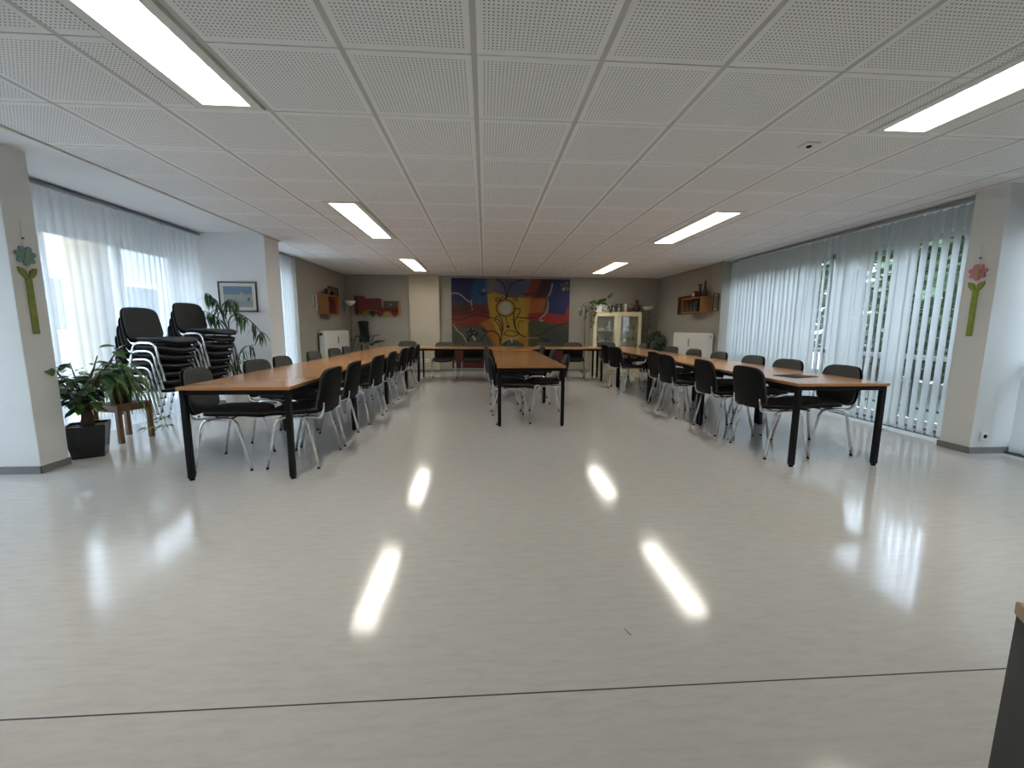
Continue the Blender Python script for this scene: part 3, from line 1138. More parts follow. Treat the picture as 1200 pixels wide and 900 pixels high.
cv.stroke(Z((588, 642), (598, 668)), .009, (190, 190, 186))
mur = empty('mural', (.685, YB - .03, 1.255), 0, 'large colourful abstract painting on the back wall above the cross row', 'painting')
MB().box(-1.55, 1.55, .002, .03, -1.165, 1.165).build('panel', BLACKM, mur)
cv.build('painted_sheet', mur, 3.09, 2.32)


def picture(name, loc, rz, w, h, canvas, frame, fw_, label, mat_w=0):
    r = empty(name, loc, rz, label, 'picture')
    f = MB()
    f.bev(-w / 2, w / 2, -.022, 0, h / 2 - fw_, h / 2, .002)
    f.bev(-w / 2, w / 2, -.022, 0, -h / 2, -h / 2 + fw_, .002)
    f.bev(-w / 2, -w / 2 + fw_, -.022, 0, -h / 2 + fw_, h / 2 - fw_, .002)
    f.bev(w / 2 - fw_, w / 2, -.022, 0, -h / 2 + fw_, h / 2 - fw_, .002)
    f.build('frame', frame, r)
    MB().box(-w / 2 + fw_, w / 2 - fw_, -.008, -.002, -h / 2 + fw_, h / 2 - fw_).build('mount', PAPER, r)
    c_ = canvas.build('print', r, w - 2 * fw_ - 2 * mat_w, h - 2 * fw_ - 2 * mat_w)
    c_.location = (0, -.0095, 0)
    return r


# beach watercolour on the bay's end wall
cb = Canvas(60, 44, 1.45, (200, 206, 200))
cb.poly([(0, 0), (1, 0), (1, .38), (.5, .42), (0, .4)], (134, 172, 196), .04)
cb.poly([(0, .4), (1, .4), (1, .55), (0, .52)], (206, 208, 190), .04)
cb.poly([(0, .75), (1, .7), (1, .85), (0, .88)], (176, 200, 206), .04)
cb.disc(.62, .5, .10, .22, (206, 210, 214), .03)
cb.disc(.86, .62, .07, .08, (150, 116, 96), .03)
cb.disc(.40, .62, .10, .07, (206, 190, 160), .03)
picture('framed_beach_print', (-3.62, 6.498, 1.60), 0, .54, .43, cb, BLACKM, .014, 'pale beach watercolour in a thin black frame on the bay end wall', .05)
# dark landscape over the left radiator wall
c2 = Canvas(30, 44, .7, (84, 78, 52))
c2.poly([(0, 0), (1, 0), (1, .4), (0, .5)], (112, 110, 92), .05)
c2.disc(.5, .7, .2, .15, (52, 58, 36), .05)
c2.stroke([(.3, .9), (.5, .55), (.6, .3)], .03, (50, 42, 28))
picture('framed_landscape', (-3.566, 10.25, 1.77), R(90), .62, .63, c2, WOODD, .045, 'dark upright picture in a brown frame on the left wall above the radiator')
c3 = Canvas(14, 30, .4, (176, 172, 158))
for k in range(5):
    c3.disc(.5, .12 + k * .19, .13, .07, (70, 70, 52), .02)
picture('small_print', (-3.566, 9.13, 1.68), R(90), .13, .30, c3, PAPER, .006, 'small unframed strip picture left of the pine wall shelf')
c4 = Canvas(40, 44, .9, (74, 46, 34))
c4.disc(.5, .5, .25, .3, (112, 84, 60), .05)
c4.disc(.5, .42, .1, .12, (128, 110, 92), .03)
picture('framed_dark_picture', (4.656, 9.66, 1.70), R(-90), .52, .42, c4, WOODD, .035, 'dark square picture in a dark frame behind the right wall shelf')
c5 = Canvas(18, 36, .5, (170, 160, 128))
for k in range(7):
    c5.disc(.5 + .12 * math.sin(k * 2), .12 + k * .125, .07, .06, (84, 66, 44), .02)
picture('framed_upright_print', (4.656, 8.26, 1.695), R(-90), .19, .34, c5, WOODD, .018, 'small upright print in a dark frame beside the blind', .015)


# ------------------------------------------------------------------ felt flowers on the pillars
def flower(loc, rz, petal, leafm, label, scale=1.0):
    r = empty('hanging_flower', loc, rz, label, 'decoration')
    pb = MB()
    for k in range(7):
        a = 2 * PI * k / 7 + .2
        cx, cz = .046 * math.cos(a), .046 * math.sin(a)
        vs = []
        for side in (-.012, .0):
            for q in range(10):
                b_ = 2 * PI * q / 10
                lx, lz = .032 * math.cos(b_), .023 * math.sin(b_)
                vs.append((cx + lx * math.cos(a) - lz * math.sin(a), side - (.004 if k % 2 else 0), cz + lx * math.sin(a) + lz * math.cos(a)))
        fs = [tuple(range(10)), tuple(reversed(range(10, 20)))] + [(q, 10 + q, 10 + (q + 1) % 10, (q + 1) % 10) for q in range(10)]
        MB().add(vs, fs).build('petal', petal, r)
    MB().tube([(0, -.02, 0), (0, 0, 0)], .018, 10).build('flower_centre', leafm, r)
    for s in (-1, 1):
        lf = [(0, -.18), (s * .035, -.165), (s * .062, -.13), (s * .068, -.088), (s * .042, -.094), (s * .014, -.115)]
        n_ = len(lf)
        vs = [(x, -.012, z) for x, z in lf] + [(x, 0, z) for x, z in lf]
        fs = [tuple(range(n_)), tuple(reversed(range(n_, 2 * n_)))] + [(q, n_ + q, n_ + (q + 1) % n_, (q + 1) % n_) for q in range(n_)]
        MB().add(vs, fs).build('leaf', leafm, r)
    MB().bev(-.024, .024, -.010, 0, -.60, -.17, .003).build('stem', leafm, r)
    MB().tube([(0, -.004, .03), (0, -.004, .27)], .0015, 5).build('string', PAPER, r)
    MB().tube([(0, -.012, .13), (0, .0, .13)], .007, 8).build('bead', LEAFD, r)
    return r


BLUEF = mat('grey_blue_felt', srgb(112, 138, 136), .9, var=.12, bump=.5, bscale=200)
PINKF = mat('dusty_pink_felt', srgb(196, 128, 140), .9, var=.15, bump=.5, bscale=200)
GREENF = mat('lime_felt', srgb(142, 160, 72), .9, var=.15, scale=20, bump=.5, bscale=200)
GREENG = mat('olive_felt', srgb(128, 138, 72), .9, var=.15, scale=20, bump=.5, bscale=200)
flower((-3.548, 3.56, 1.71), R(90), BLUEF, GREENG, 'blue-grey felt flower on an olive stem hanging on the left pillar')
flower((4.648, 3.745, 1.72), R(-90), PINKF, GREENF, 'pink felt flower on a lime stem hanging on the right pillar')


# ------------------------------------------------------------------ sockets
def socket(name, loc, rz, w, label):
    r = empty(name, loc, rz, label, 'socket')
    MB().bev(-w / 2, w / 2, -.012, 0, -.04, .04, .003).build('cover_plate', WHITEM, r)
    k = max(1, round(w / .08))
    for i in range(k):
        MB().lathe([(.019, 0), (.019, .002)], 14).build('socket_insert', BLACKP if k == 1 else mat('socket_grey', (.3, .3, .28, 1), .5), r, (-w / 2 + (i + .5) * w / k, -.0121, 0)).rotation_euler = (R(90), 0, 0)
    return r


socket('wall_socket', (4.78, 3.598, .17), 0, .08, 'white socket low on the right pillar')
socket('wall_socket', (-1.55, YB - .142, .30), 0, .22, 'triple white socket low on the back wall column')


# ------------------------------------------------------------------ radiators
def radiator(loc, rz, L, label, valve):
    r = empty('radiator', loc, rz, label, 'radiator')
    MB().bev(-L / 2, L / 2, -.155, -.035, .14, 1.06, .008).build('front_panel', WHITEM, r)
    MB().box(-L / 2 + .01, L / 2 - .01, -.14, -.05, 1.06, 1.075).build('top_grille', WHITEM, r)
    for x in (-L / 2 + .2, L / 2 - .2):
        MB().box(x - .015, x + .015, -.05, 0, .3, .9).build('bracket', WHITEM, r)
    MB().bev(-.015, .015, -.175, -.155, .78, .94, .003).build('heat_meter', mat('meter_grey', (.35, .35, .35, 1), .5), r)
    v = MB().tube([(valve * (L / 2 + .0), -.09, 1.0), (valve * (L / 2 + .07), -.09, 1.0)], .022, 12).build('valve_head', BLACKP if valve < 0 else WHITEM, r)
    MB().tube([(valve * (L / 2 + .03), -.09, 1.0), (valve * (L / 2 + .03), -.09, .0)], .009, 8).build('pipe', WHITEM, r)
    return r


radiator((-3.57, 10.0, 0), R(90), 1.6, 'white panel radiator on the left rear wall', -1)
radiator((4.66, 9.0, 0), R(-90), 1.55, 'white panel radiator on the right rear wall below the shelf', 1)


# ------------------------------------------------------------------ wall shelves
def box_shelf(loc, rz, w, h, d, wood, label, back=None):
    r = empty('wall_shelf', loc, rz, label, 'shelf')
    MB().bev(-w / 2 - .02, w / 2 + .02, -d, 0, h / 2 - .02, h / 2, .002).build('top_board', wood, r)
    MB().bev(-w / 2 - .02, w / 2 + .02, -d, 0, -h / 2, -h / 2 + .02, .002).build('bottom_board', wood, r)
    for s in (-1, 1):
        MB().box(s * w / 2 - .01, s * w / 2 + .01, -d, 0, -h / 2 + .02, h / 2 - .02).build('side_panel', wood, r)
    MB().box(-w / 2, w / 2, -.008, 0, -h / 2 + .02, h / 2 - .02).build('back_panel', back or wood, r)
    return r


def book(loc, rz, w, h, d, col, label, grp):
    r = empty('book', loc, rz, label, 'book', grp)
    MB().box(-w / 2, w / 2, -d, 0, 0, h).build('cover', col, r)
    MB().box(-w / 2 + .003, w / 2 - .003, -d + .004, .002, h - .0, h + .001).build('pages', PAPER, r)
    return r


# left wall: pine shelf with round-topped ornament, dark inside
box_shelf((-3.57, 9.66, 1.64), R(90), .66, .42, .22, WOODO, 'orange pine wall shelf on the left wall before the brown framed picture', WOODD)
for k in range(7):
    book((-3.56, 9.42 + k * .075, 1.45), R(90), .045, .24 + .03 * ((k * 7) % 3), .16, WOODR if k % 2 else WOODD, 'dark book standing in the pine shelf on the left wall', 'dark books in the left wall shelf')
rb = empty('round_clock', (-3.46, 9.62, 1.85), R(90), 'dark round-topped ornament standing on the left pine shelf', 'ornament')
MB().tube([(0, -.03, .075), (0, .03, .075)], .072, 18).build('case', WOODR, rb)
MB().box(-.05, .05, -.03, .03, 0, .02).build('foot', WOODD, rb)
MB().tube([(0, -.034, .075), (0, -.030, .075)], .055, 18).build('dial', GOLD, rb)
cr = empty('casket', (-3.45, 9.86, 1.85), R(90), 'small dark wooden box on the left pine shelf', 'box')
MB().bev(-.07, .07, -.05, .05, 0, .07, .004).build('body', WOODR, cr)
MB().bev(-.075, .075, -.055, .055, .07, .09, .004).build('lid', WOODD, cr)

# back wall: rail of gingerbread hearts with books and a small picture on top
sh = empty('heart_shelf', (-2.73, YB, 1.64), 0, 'red-brown wooden shelf on the back wall with hearts hanging below', 'shelf')
MB().bev(-.54, .54, -.16, 0, -.04, -.01, .003).build('shelf_board', WOODR, sh)
MB().bev(-.54, .54, -.02, 0, -.17, -.04, .003).build('back_rail', WOODO, sh)
MB().bev(-.56, -.53, -.17, 0, -.17, .30, .003).build('side_panel', WOODR, sh)
MB().bev(.52, .56, -.17, 0, -.17, .17, .003).build('side_panel', WOODO, sh)
for k in range(5):
    MB().tube([(-.33 + k * .185, -.02, -.06), (-.33 + k * .185, -.05, -.055)], .006, 6).build('peg', WOODO, sh)
for k in range(11):
    book((-3.20 + k * .052, YB - .01, 1.63), 0, .046, (.30 if k < 3 else .24) + .012 * (k % 2), .13, WOODR, 'dark red book in the row on the heart shelf', 'dark red books on the heart shelf')
c6 = Canvas(40, 24, 1.7, (86, 84, 74))
c6.disc(.45, .5, .14, .2, (170, 170, 164), .03)
c6.disc(.72, .55, .1, .2, (50, 52, 46), .03)
p6 = picture('small_framed_photo', (-2.40, YB - .05, 1.725), 0, .38, .19, c6, WOODD, .022, 'small dark landscape-format picture standing on the heart shelf')
HC = [GOLD, NAVYH, REDH, GOLD, REDH]
HN = ['ochre heart at the left end', 'black heart second from the left', 'dark red heart in the middle', 'ochre heart second from the right', 'dark red heart at the right end']
for k in range(5):
    h_ = empty('felt_heart', (-3.06 + k * .185, YB - .05, 1.50), 0, HN[k] + ' of the rail under the back shelf', 'heart', 'hearts hanging under the back shelf')
    pts = []
    for q in range(22):
        a = 2 * PI * q / 22
        pts.append((.0052 * 16 * math.sin(a) ** 3, .0055 * (13 * math.cos(a) - 5 * math.cos(2 * a) - 2 * math.cos(3 * a) - math.cos(4 * a))))
    n_ = len(pts)
    vs = [(x, -.022, z) for x, z in pts] + [(x, .0, z) for x, z in pts] + [(0, -.032, 0)]
    fs = [(q, (q + 1) % n_, 2 * n_) for q in range(n_)] + [tuple(reversed(range(n_, 2 * n_)))] + [(q, n_ + q, n_ + (q + 1) % n_, (q + 1) % n_) for q in range(n_)]
    MB().add(vs, fs).build('heart_body', HC[k], h_)
    MB().tube([(0, -.01, .05), (0, .0, .09)], .003, 5).build('loop', WOODO, h_)

# right wall shelf
box_shelf((4.66, 8.86, 1.66), R(-90), .82, .32, .24, WOODO, 'brown wooden wall shelf on the right rear wall', WOODD)
for k in range(9):
    book((4.65, 8.70 + k * .055, 1.52), R(-90), .05, .21 + .01 * (k % 3), .17, [NAVYH, WOODD, LEAFD][k % 3], 'dark book standing in the right wall shelf', 'dark books in the right wall shelf')


def vase(name, x, y, z, prof, mater, label, neck=None):
    r = empty(name, (x, y, z), 0, label, 'vase')
    MB().lathe(prof, 18).build('body', mater, r)
    rr, zz = prof[-1]
    MB().lathe([(rr * .8, zz - .004), (rr * 1.15, zz), (rr * 1.15, zz + .008), (rr * .8, zz + .006)], 14).build('rim', mater, r)
    return r


vase('tall_vase', 4.54, 8.52, 1.82, [(.03, 0), (.065, .03), (.07, .08), (.035, .16), (.022, .24), (.026, .31)], TERRA, 'slim tall brown bottle vase on the right wall shelf, nearest the blind')
vase('flared_vase', 4.52, 8.68, 1.82, [(.035, 0), (.06, .03), (.05, .09), (.022, .14), (.024, .20), (.048, .26)], TERRA, 'flared brown vase left of the tall bottle vase on the right shelf')
ck = empty('mantel_clock', (4.54, 8.92, 1.82), R(-90), 'dark mantel clock with a round face on the right wall shelf', 'clock')
MB().bev(-.10, .10, -.04, .04, 0, .10, .006).build('case', TERRA, ck)
MB().tube([(-.0, -.04, .09), (0, .04, .09)], .062, 18).build('arched_top', TERRA, ck)
MB().tube([(0, -.046, .075), (0, -.041, .075)], .045, 18).build('dial', PAPER, ck)
jr = empty('small_jar', (4.54, 9.14, 1.82), 0, 'small low brown jar at the far end of the right wall shelf', 'jar')
MB().lathe([(.03, 0), (.045, .02), (.04, .045), (.025, .055)], 14).build('body', TERRA, jr)
MB().lathe([(.027, .055), (.02, .066), (.006, .075)], 12).build('lid', WOODD, jr)


# ------------------------------------------------------------------ floor lamps
def torch(x, y, h, label, bowl):
    r = empty('floor_lamp', (x, y, 0), 0, label, 'floor lamp')
    MB().lathe([(.13, 0), (.13, .015), (.03, .03), (.012, .04)], 24).build('base', mat('lamp_brown', srgb(110, 96, 78), .4, .4), r)
    MB().tube([(0, 0, .03), (0, 0, h - .10)], .011, 10).build('pole', mat('pole_bronze', srgb(96, 82, 66), .4, .5), r)
    MB().lathe([(.016, h * .45), (.02, h * .45 + .02), (.016, h * .45 + .04)], 10).build('switch', BLACKP, r)
    MB().lathe([(.02, h - .12), (.05, h - .10), (.11, h - .06), (.14, h), (.132, h), (.10, h - .052), (.03, h - .088)], 26).build('lamp_shade', bowl, r)
    return r


torch(-3.36, 10.82, 1.80, 'uplighter floor lamp with a white glass bowl in the left back corner', WHITEC)
torch(4.28, 10.86, 1.72, 'slim uplighter floor lamp with a vine, right of the glass cabinet', mat('pale_bowl', srgb(196, 190, 172), .5))

# ------------------------------------------------------------------ black garment on the rack and pot with strap leaves
ga = empty('black_apron', (-3.10, YB - .12, .78), 0, 'black cloth hanging in a narrow bundle below the ochre heart', 'cloth')
ap = MB()
rows = [(.0, .12, .05), (.08, .12, .06), (.25, .10, .05), (.42, .11, .055), (.50, .13, .06), (.53, .08, .04)]
n_ = 24
vs = []
for z, w, d in rows:
    for k in range(n_):
        a = 2 * PI * k / n_
        q = 1 + .16 * math.sin(5 * a + z * 6)
        vs.append((w * q * math.cos(a) + .008 * math.sin(z * 9), d * q * math.sin(a), z))
fs = [(i * n_ + k, i * n_ + (k + 1) % n_, (i + 1) * n_ + (k + 1) % n_, (i + 1) * n_ + k) for i in range(len(rows) - 1) for k in range(n_)]
fs += [tuple(reversed(range(n_))), tuple((len(rows) - 1) * n_ + k for k in range(n_))]
ap.add(vs, fs, True).build('folded_cloth', mat('black_cotton', (.012, .012, .014, 1), .9, bump=.5, bscale=40), ga)
MB().tube([(0, 0, .52), (.0, .03, .66)], .004, 6).build('hanging_loop', WOODO, ga)

sp_ = empty('strap_leaved_plant', (-2.93, 10.75, 0), 0, 'grey planter with dark arching strap leaves below the black cloth', 'plant')
MB().lathe([(.16, 0), (.19, .3), (.22, .66), (.235, .70), (.20, .70), (.19, .66)], 24).build('planter', mat('stone_grey', srgb(128, 122, 108), .7), sp_)
for k, (dx, dz, top, w) in enumerate(((-.36, -.04, .24, .02), (-.22, .02, .26, .018), (.30, .26, .30, .016), (.42, .12, .14, .022), (.30, .04, .10, .016), (.1, .3, .28, .012))):
    p = spline([(dx * .15, 0, .68), (dx * .45, -.03, .68 + top * .8), (dx * .8, -.05, .68 + top * (1 if dx < 0 else .9)), (dx, -.06, .68 + (dz if dx < 0 else top))], 5)
    MB().tube(p, [w * (1 - .8 * abs(i / (len(p) - 1) - .35)) for i in range(len(p))], 6, flat=.35).build('leaf', LEAFD, sp_)

# ------------------------------------------------------------------ glass cabinet
gc = empty('glass_cabinet', (3.43, 10.90, 0), 0, 'cream cabinet with two glazed doors on the back wall right of the mural', 'cabinet')
w, d, h = 1.27, .38, 1.58
f = MB()
f.bev(-w / 2, w / 2, -d / 2, d / 2, h - .03, h, .003)
f.box(-w / 2, w / 2, -d / 2 + .02, d / 2, .0, .08)
f.box(-w / 2, -w / 2 + .025, -d / 2 + .02, d / 2, .08, h - .03)
f.box(w / 2 - .025, w / 2, -d / 2 + .02, d / 2, .08, h - .03)
f.box(-.012, .012, -d / 2 + .02, d / 2, .08, h - .03)
f.box(-w / 2, w / 2, d / 2 - .01, d / 2, .08, h - .03)
f.build('carcass', CREAM, gc)
for z in (.50, .82, 1.10):
    for s in (-1, 1):
        MB().box(min(s * .013, s * .60), max(s * .013, s * .60), -d / 2 + .03, d / 2 - .012, z - .012, z).build('shelf', WHITEM, gc)
for s in (-1, 1):
    a, b_ = (-w / 2 + .004, -.003) if s < 0 else (.003, w / 2 - .004)
    dr = MB()
    dr.box(a, a + .085, -d / 2 - .005, -d / 2 + .018, .09, h - .035)
    dr.box(b_ - .085, b_, -d / 2 - .005, -d / 2 + .018, .09, h - .035)
    dr.box(a + .085, b_ - .085, -d / 2 - .005, -d / 2 + .018, h - .115, h - .035)
    dr.box(a + .085, b_ - .085, -d / 2 - .005, -d / 2 + .018, .09, .20)
    do = dr.build('door', CREAM, gc)
    MB().box(a + .085, b_ - .085, -d / 2 + .003, -d / 2 + .007, .20, h - .115).build('glass_pane', GLASS, do)
    MB().tube([(s * .04, -d / 2 - .02, .86), (s * .04, -d / 2 - .005, .86)], .010, 10).build('handle', ALU, do)
# crockery behind the glass
rd = random.Random(5)
cup_me = MB().lathe([(.02, 0), (.035, .02), (.04, .07), (.037, .07), (.03, .02)], 14).mesh('cup_body', WHITEC)
glass_c = glass_mat('tumbler_glass', (.85, .9, .9, 1), .3)
glass_me = MB().lathe([(.028, 0), (.032, .11), (.030, .11), (.026, .004)], 14).mesh('tumbler_body', glass_c)
handle_me = MB().tube(arc([(.036, 0, .055), (.062, 0, .05), (.06, 0, .025), (.034, 0, .02)], .01, 3), .004, 6).mesh('cup_handle', WHITEC)
lv = {.50: 'lowest visible', .82: 'middle', 1.10: 'top'}
for z in (.50, .82, 1.10):
    for s in (-1, 1):
        side = 'left' if s < 0 else 'right'
        for k in range(4):
            xx = 3.43 + s * .30 + (-.18 + k * .12)
            if (k + int(z * 10)) % 3:
                o = empty('tumbler', (xx, 10.86 + rd.uniform(-.04, .05), z), 0, 'clear tumbler on the %s shelf behind the %s glazed door' % (lv[z], side), 'glass', 'tumblers in the glass cabinet, %s shelf, %s door' % (lv[z], side))
                inst('tumbler_body', glass_me, o)
            else:
                o = empty('cup', (xx, 10.86, z), rd.uniform(0, 1), 'white cup on the %s shelf behind the %s glazed door' % (lv[z], side), 'cup', 'white cups in the glass cabinet, %s shelf, %s door' % (lv[z], side))
                inst('cup_body', cup_me, o)
                inst('cup_handle', handle_me, o)
vase('white_jug', 3.24, 10.80, 1.10, [(.03, 0), (.045, .03), (.03, .12), (.022, .19), (.03, .23)], WHITEC, 'white narrow jug on the top shelf behind the left glazed door')
# on top of the cabinet
pb = empty('white_ball_pot', (3.17, 10.88, 1.58), 0, 'round white pot on top of the glass cabinet', 'pot')
MB().lathe([(.05, 0), (.10, .04), (.12, .11), (.10, .18), (.06, .205), (.05, .195)], 22).build('body', WHITEC, pb)
MB().lathe([(.05, .18), (.03, .19)], 12).build('potting_soil', SOIL, pb)
bx_ = empty('white_planter', (2.94, 10.88, 1.58), 0, 'white square planter at the left end of the cabinet top', 'pot')
MB().bev(-.09, .09, -.09, .09, 0, .20, .006).build('body', WHITEC, bx_)
MB().box(-.08, .08, -.08, .08, .19, .203).build('potting_soil', SOIL, bx_)
for k, (x, h_, w_) in enumerate(((3.36, .17, .12), (3.50, .21, .13))):
    r = empty('lantern', (x, 10.88, 1.58), 0, 'dark wooden lantern on the cabinet top, the %s one' % ['smaller', 'larger'][k], 'lantern')
    MB().box(-w_ / 2, w_ / 2, -.05, .05, 0, .015).build('base', WOODD, r)
    MB().box(-w_ / 2, w_ / 2, -.05, .05, h_ - .015, h_).build('top', WOODD, r)
    for sx_ in (-1, 1):
        for sy_ in (-1, 1):
            MB().box(sx_ * (w_ / 2 - .008) - .008, sx_ * (w_ / 2 - .008) + .008, sy_ * .042 - .008, sy_ * .042 + .008, .015, h_ - .015).build('post', WOODD, r)
    MB().tube([(0, 0, .015), (0, 0, .10)], .022, 12).build('candle', PAPER, r)
cn = empty('white_candle', (3.68, 10.88, 1.58), 0, 'white pillar candle on a flat dish on the cabinet top', 'candle')
MB().lathe([(.06, 0), (.07, .012), (.03, .012)], 16).build('dish', WOODR, cn)
MB().tube([(0, 0, .012), (0, 0, .21)], .03, 16).build('wax', PAPER, cn)
bk_ = empty('wicker_basket', (3.80, 10.87, 1.58), 0, 'low brown basket beside the figurine on the cabinet top', 'basket')
MB().lathe([(.06, 0), (.085, .06), (.09, .12), (.082, .12), (.06, .01)], 16).build('body', mat('wicker', srgb(110, 78, 48), .8, bump=1, bscale=90), bk_)
MB().tube(arc([(-.085, 0, .11), (-.06, 0, .2), (.06, 0, .2), (.085, 0, .11)], .05, 4), .006, 6).build('handle', WOODD, bk_)
fg = empty('cat_figurine', (3.98, 10.87, 1.58), 0, 'dark sitting cat-shaped figurine at the right end of the cabinet top', 'figurine')
MB().lathe([(.06, 0), (.085, .04), (.09, .10), (.07, .18), (.045, .22), (.04, .24)], 18).build('body', TERRA, fg)
MB().lathe([(.02, .225), (.045, .25), (.05, .275), (.04, .30), (.015, .315)], 16).build('head', TERRA, fg)
for s in (-1, 1):
    MB().lathe([(.014, 0), (.003, .035)], 8, s * .028, 0, .30).build('ear', TERRA, fg)

# ------------------------------------------------------------------ plants
def leaf_mesh(name, L, W, bend, mater, n=5, fold=.15):
    vs = []
    for i in range(n + 1):
        u = i / n
        w_ = W * math.sin(PI * min(1, u * .96 + .03)) ** .75 * (1 - .25 * u)
        x = L * u * (1 - .12 * bend * u)
        z = -bend * L * u * u * .5
        vs += [(x, -w_ / 2, z + fold * w_), (x, 0, z), (x, w_ / 2, z + fold * w_)]
    fs = []
    for i in range(n):
        a = i * 3
        fs += [(a, a + 3, a + 4, a + 1), (a + 1, a + 4, a + 5, a + 2)]
    return MB().add(vs, fs, True).mesh(name, mater)


# broad-leaved plant in the square black pot
rg = random.Random(11)
bp_ = empty('potted_shrub', (-3.60, 3.93, 0), R(32), 'bushy broad-leaved green plant in a black square pot beside the left pillar', 'plant')
pot = MB()
vs = []
for (hw, z) in ((.105, 0), (.138, .28), (.138, .295), (.126, .295), (.122, .27)):
    vs += [(-hw, -hw, z), (hw, -hw, z), (hw, hw, z), (-hw, hw, z)]
fs = [(0, 3, 2, 1)] + [(i * 4 + k, i * 4 + (k + 1) % 4, (i + 1) * 4 + (k + 1) % 4, (i + 1) * 4 + k) for i in range(4) for k in range(4)]
pot.add(vs, fs).build('pot', mat('black_glossy_pot', (.008, .008, .009, 1), .22), bp_)
MB().box(-.123, .123, -.123, .123, .26, .275).build('potting_soil', SOIL, bp_)
lm = [leaf_mesh('leaf', .13, .078, .5, LEAF), leaf_mesh('leaf', .10, .062, .8, LEAFD), leaf_mesh('leaf', .115, .068, .3, LEAF)]
MB().tube([(0, 0, .28), (.01, 0, .36), (-.005, .01, .44)], [.05, .042, .032], 12).build('trunk', BARK, bp_)
tips = []
for k in range(15):
    a = 2 * PI * k / 15 + rg.uniform(-.2, .2)
    rr = rg.uniform(.14, .38)
    zt = rg.uniform(.62, 1.0) if rr < .3 else rg.uniform(.55, .84)
    p = spline([(0, 0, .42), (rr * .35 * math.cos(a), rr * .35 * math.sin(a), .42 + (zt - .42) * .45), (rr * math.cos(a), rr * math.sin(a), zt)], 4)
    MB().tube(p, [.014 * (1 - .7 * i / (len(p) - 1)) for i in range(len(p))], 6).build('branch', BARK, bp_)
    tips.append((p, a))
cnt = 0
for p, a in tips:
    for i in range(18):
        q = p[int((.22 + .78 * (i / 17)) * (len(p) - 1))]
        az = a + rg.uniform(-1.6, 1.6)
        inst('leaf', lm[rg.randrange(3)], bp_, (q.x + .05 * math.cos(az) * rg.random(), q.y + .05 * math.sin(az) * rg.random(), q.z + rg.uniform(-.05, .08)), (rg.uniform(-.4, .4), rg.uniform(-.5, .6), az), [rg.uniform(.75, 1.15)] * 3)

# stool with spider plant
st = empty('wooden_stool', (-3.76, 4.50, 0), R(-14), 'low brown wooden stool carrying the spider plant', 'stool')
MB().bev(-.17, .17, -.17, .17, .36, .385, .004).build('seat', STOOLW, st)
for sx_ in (-1, 1):
    MB().box(sx_ * .145 - .012, sx_ * .145 + .012, -.13, .13, .315, .36).build('rail', STOOLW, st)
    MB().box(-.13, .13, sx_ * .145 - .012, sx_ * .145 + .012, .315, .36).build('rail', STOOLW, st)
    for sy_ in (-1, 1):
        MB().bev(sx_ * .148 - .02, sx_ * .148 + .02, sy_ * .148 - .02, sy_ * .148 + .02, 0, .36, .003).build('leg', STOOLW, st)
sd = empty('spider_plant', (-3.76, 4.50, .385), 0, 'spider plant with long drooping pale green leaves on the wooden stool', 'plant')
MB().lathe([(.08, 0), (.105, .16), (.11, .17), (.095, .17), (.09, .15)], 20).build('pot', TERRA, sd)
MB().lathe([(.09, .14), (.02, .15)], 12).build('potting_soil', SOIL, sd)
for k in range(190):
    a = rg.uniform(0, 2 * PI)
    L = rg.uniform(.14, .33)
    hh = rg.uniform(.05, .26)
    drop = rg.uniform(-.30, .12)
    pts = spline([(.02 * math.cos(a), .02 * math.sin(a), .15), (.4 * L * math.cos(a), .4 * L * math.sin(a), .16 + hh), (.8 * L * math.cos(a), .8 * L * math.sin(a), .14 + hh * .7 + drop * .3), (L * math.cos(a + .1), L * math.sin(a + .1), .13 + drop)], 3)
    mb = MB()
    vs = []
    for i, q in enumerate(pts):
        w_ = .0065 * math.sin(PI * (.12 + .85 * i / (len(pts) - 1))) + .001
        vs += [(q.x + w_ * math.sin(a), q.y - w_ * math.cos(a), q.z), (q.x - w_ * math.sin(a), q.y + w_ * math.cos(a), q.z + .002)]
    fs = [(2 * i, 2 * i + 1, 2 * i + 3, 2 * i + 2) for i in range(len(pts) - 1)]
    mb.add(vs, fs, True).build('leaf', LEAFP if k % 3 else LEAF, sd)
for k, (dx, dy, L) in enumerate(((.30, -.1, .42), (.22, .2, .38), (-.05, -.28, .30), (.30, .12, .45))):
    p = spline([(0, 0, .16), (dx * .6, dy * .6, .22), (dx, dy, .0), (dx * 1.05, dy * 1.05, .16 - L)], 5)
    ru = MB().tube(p, .0022, 5).build('runner', LEAFP, sd)
    pl = MB()
    for q in range(9):
        a = 2 * PI * q / 9
        e_ = p[-1]
        pl.add([(e_.x, e_.y, e_.z), (e_.x + .05 * math.cos(a) - .004, e_.y + .05 * math.sin(a), e_.z + .02), (e_.x + .10 * math.cos(a), e_.y + .10 * math.sin(a), e_.z - .02), (e_.x + .05 * math.cos(a) + .006, e_.y + .05 * math.sin(a) + .008, e_.z + .018)], [(0, 1, 2, 3)])
    pl.build('plantlet', LEAFP, ru)

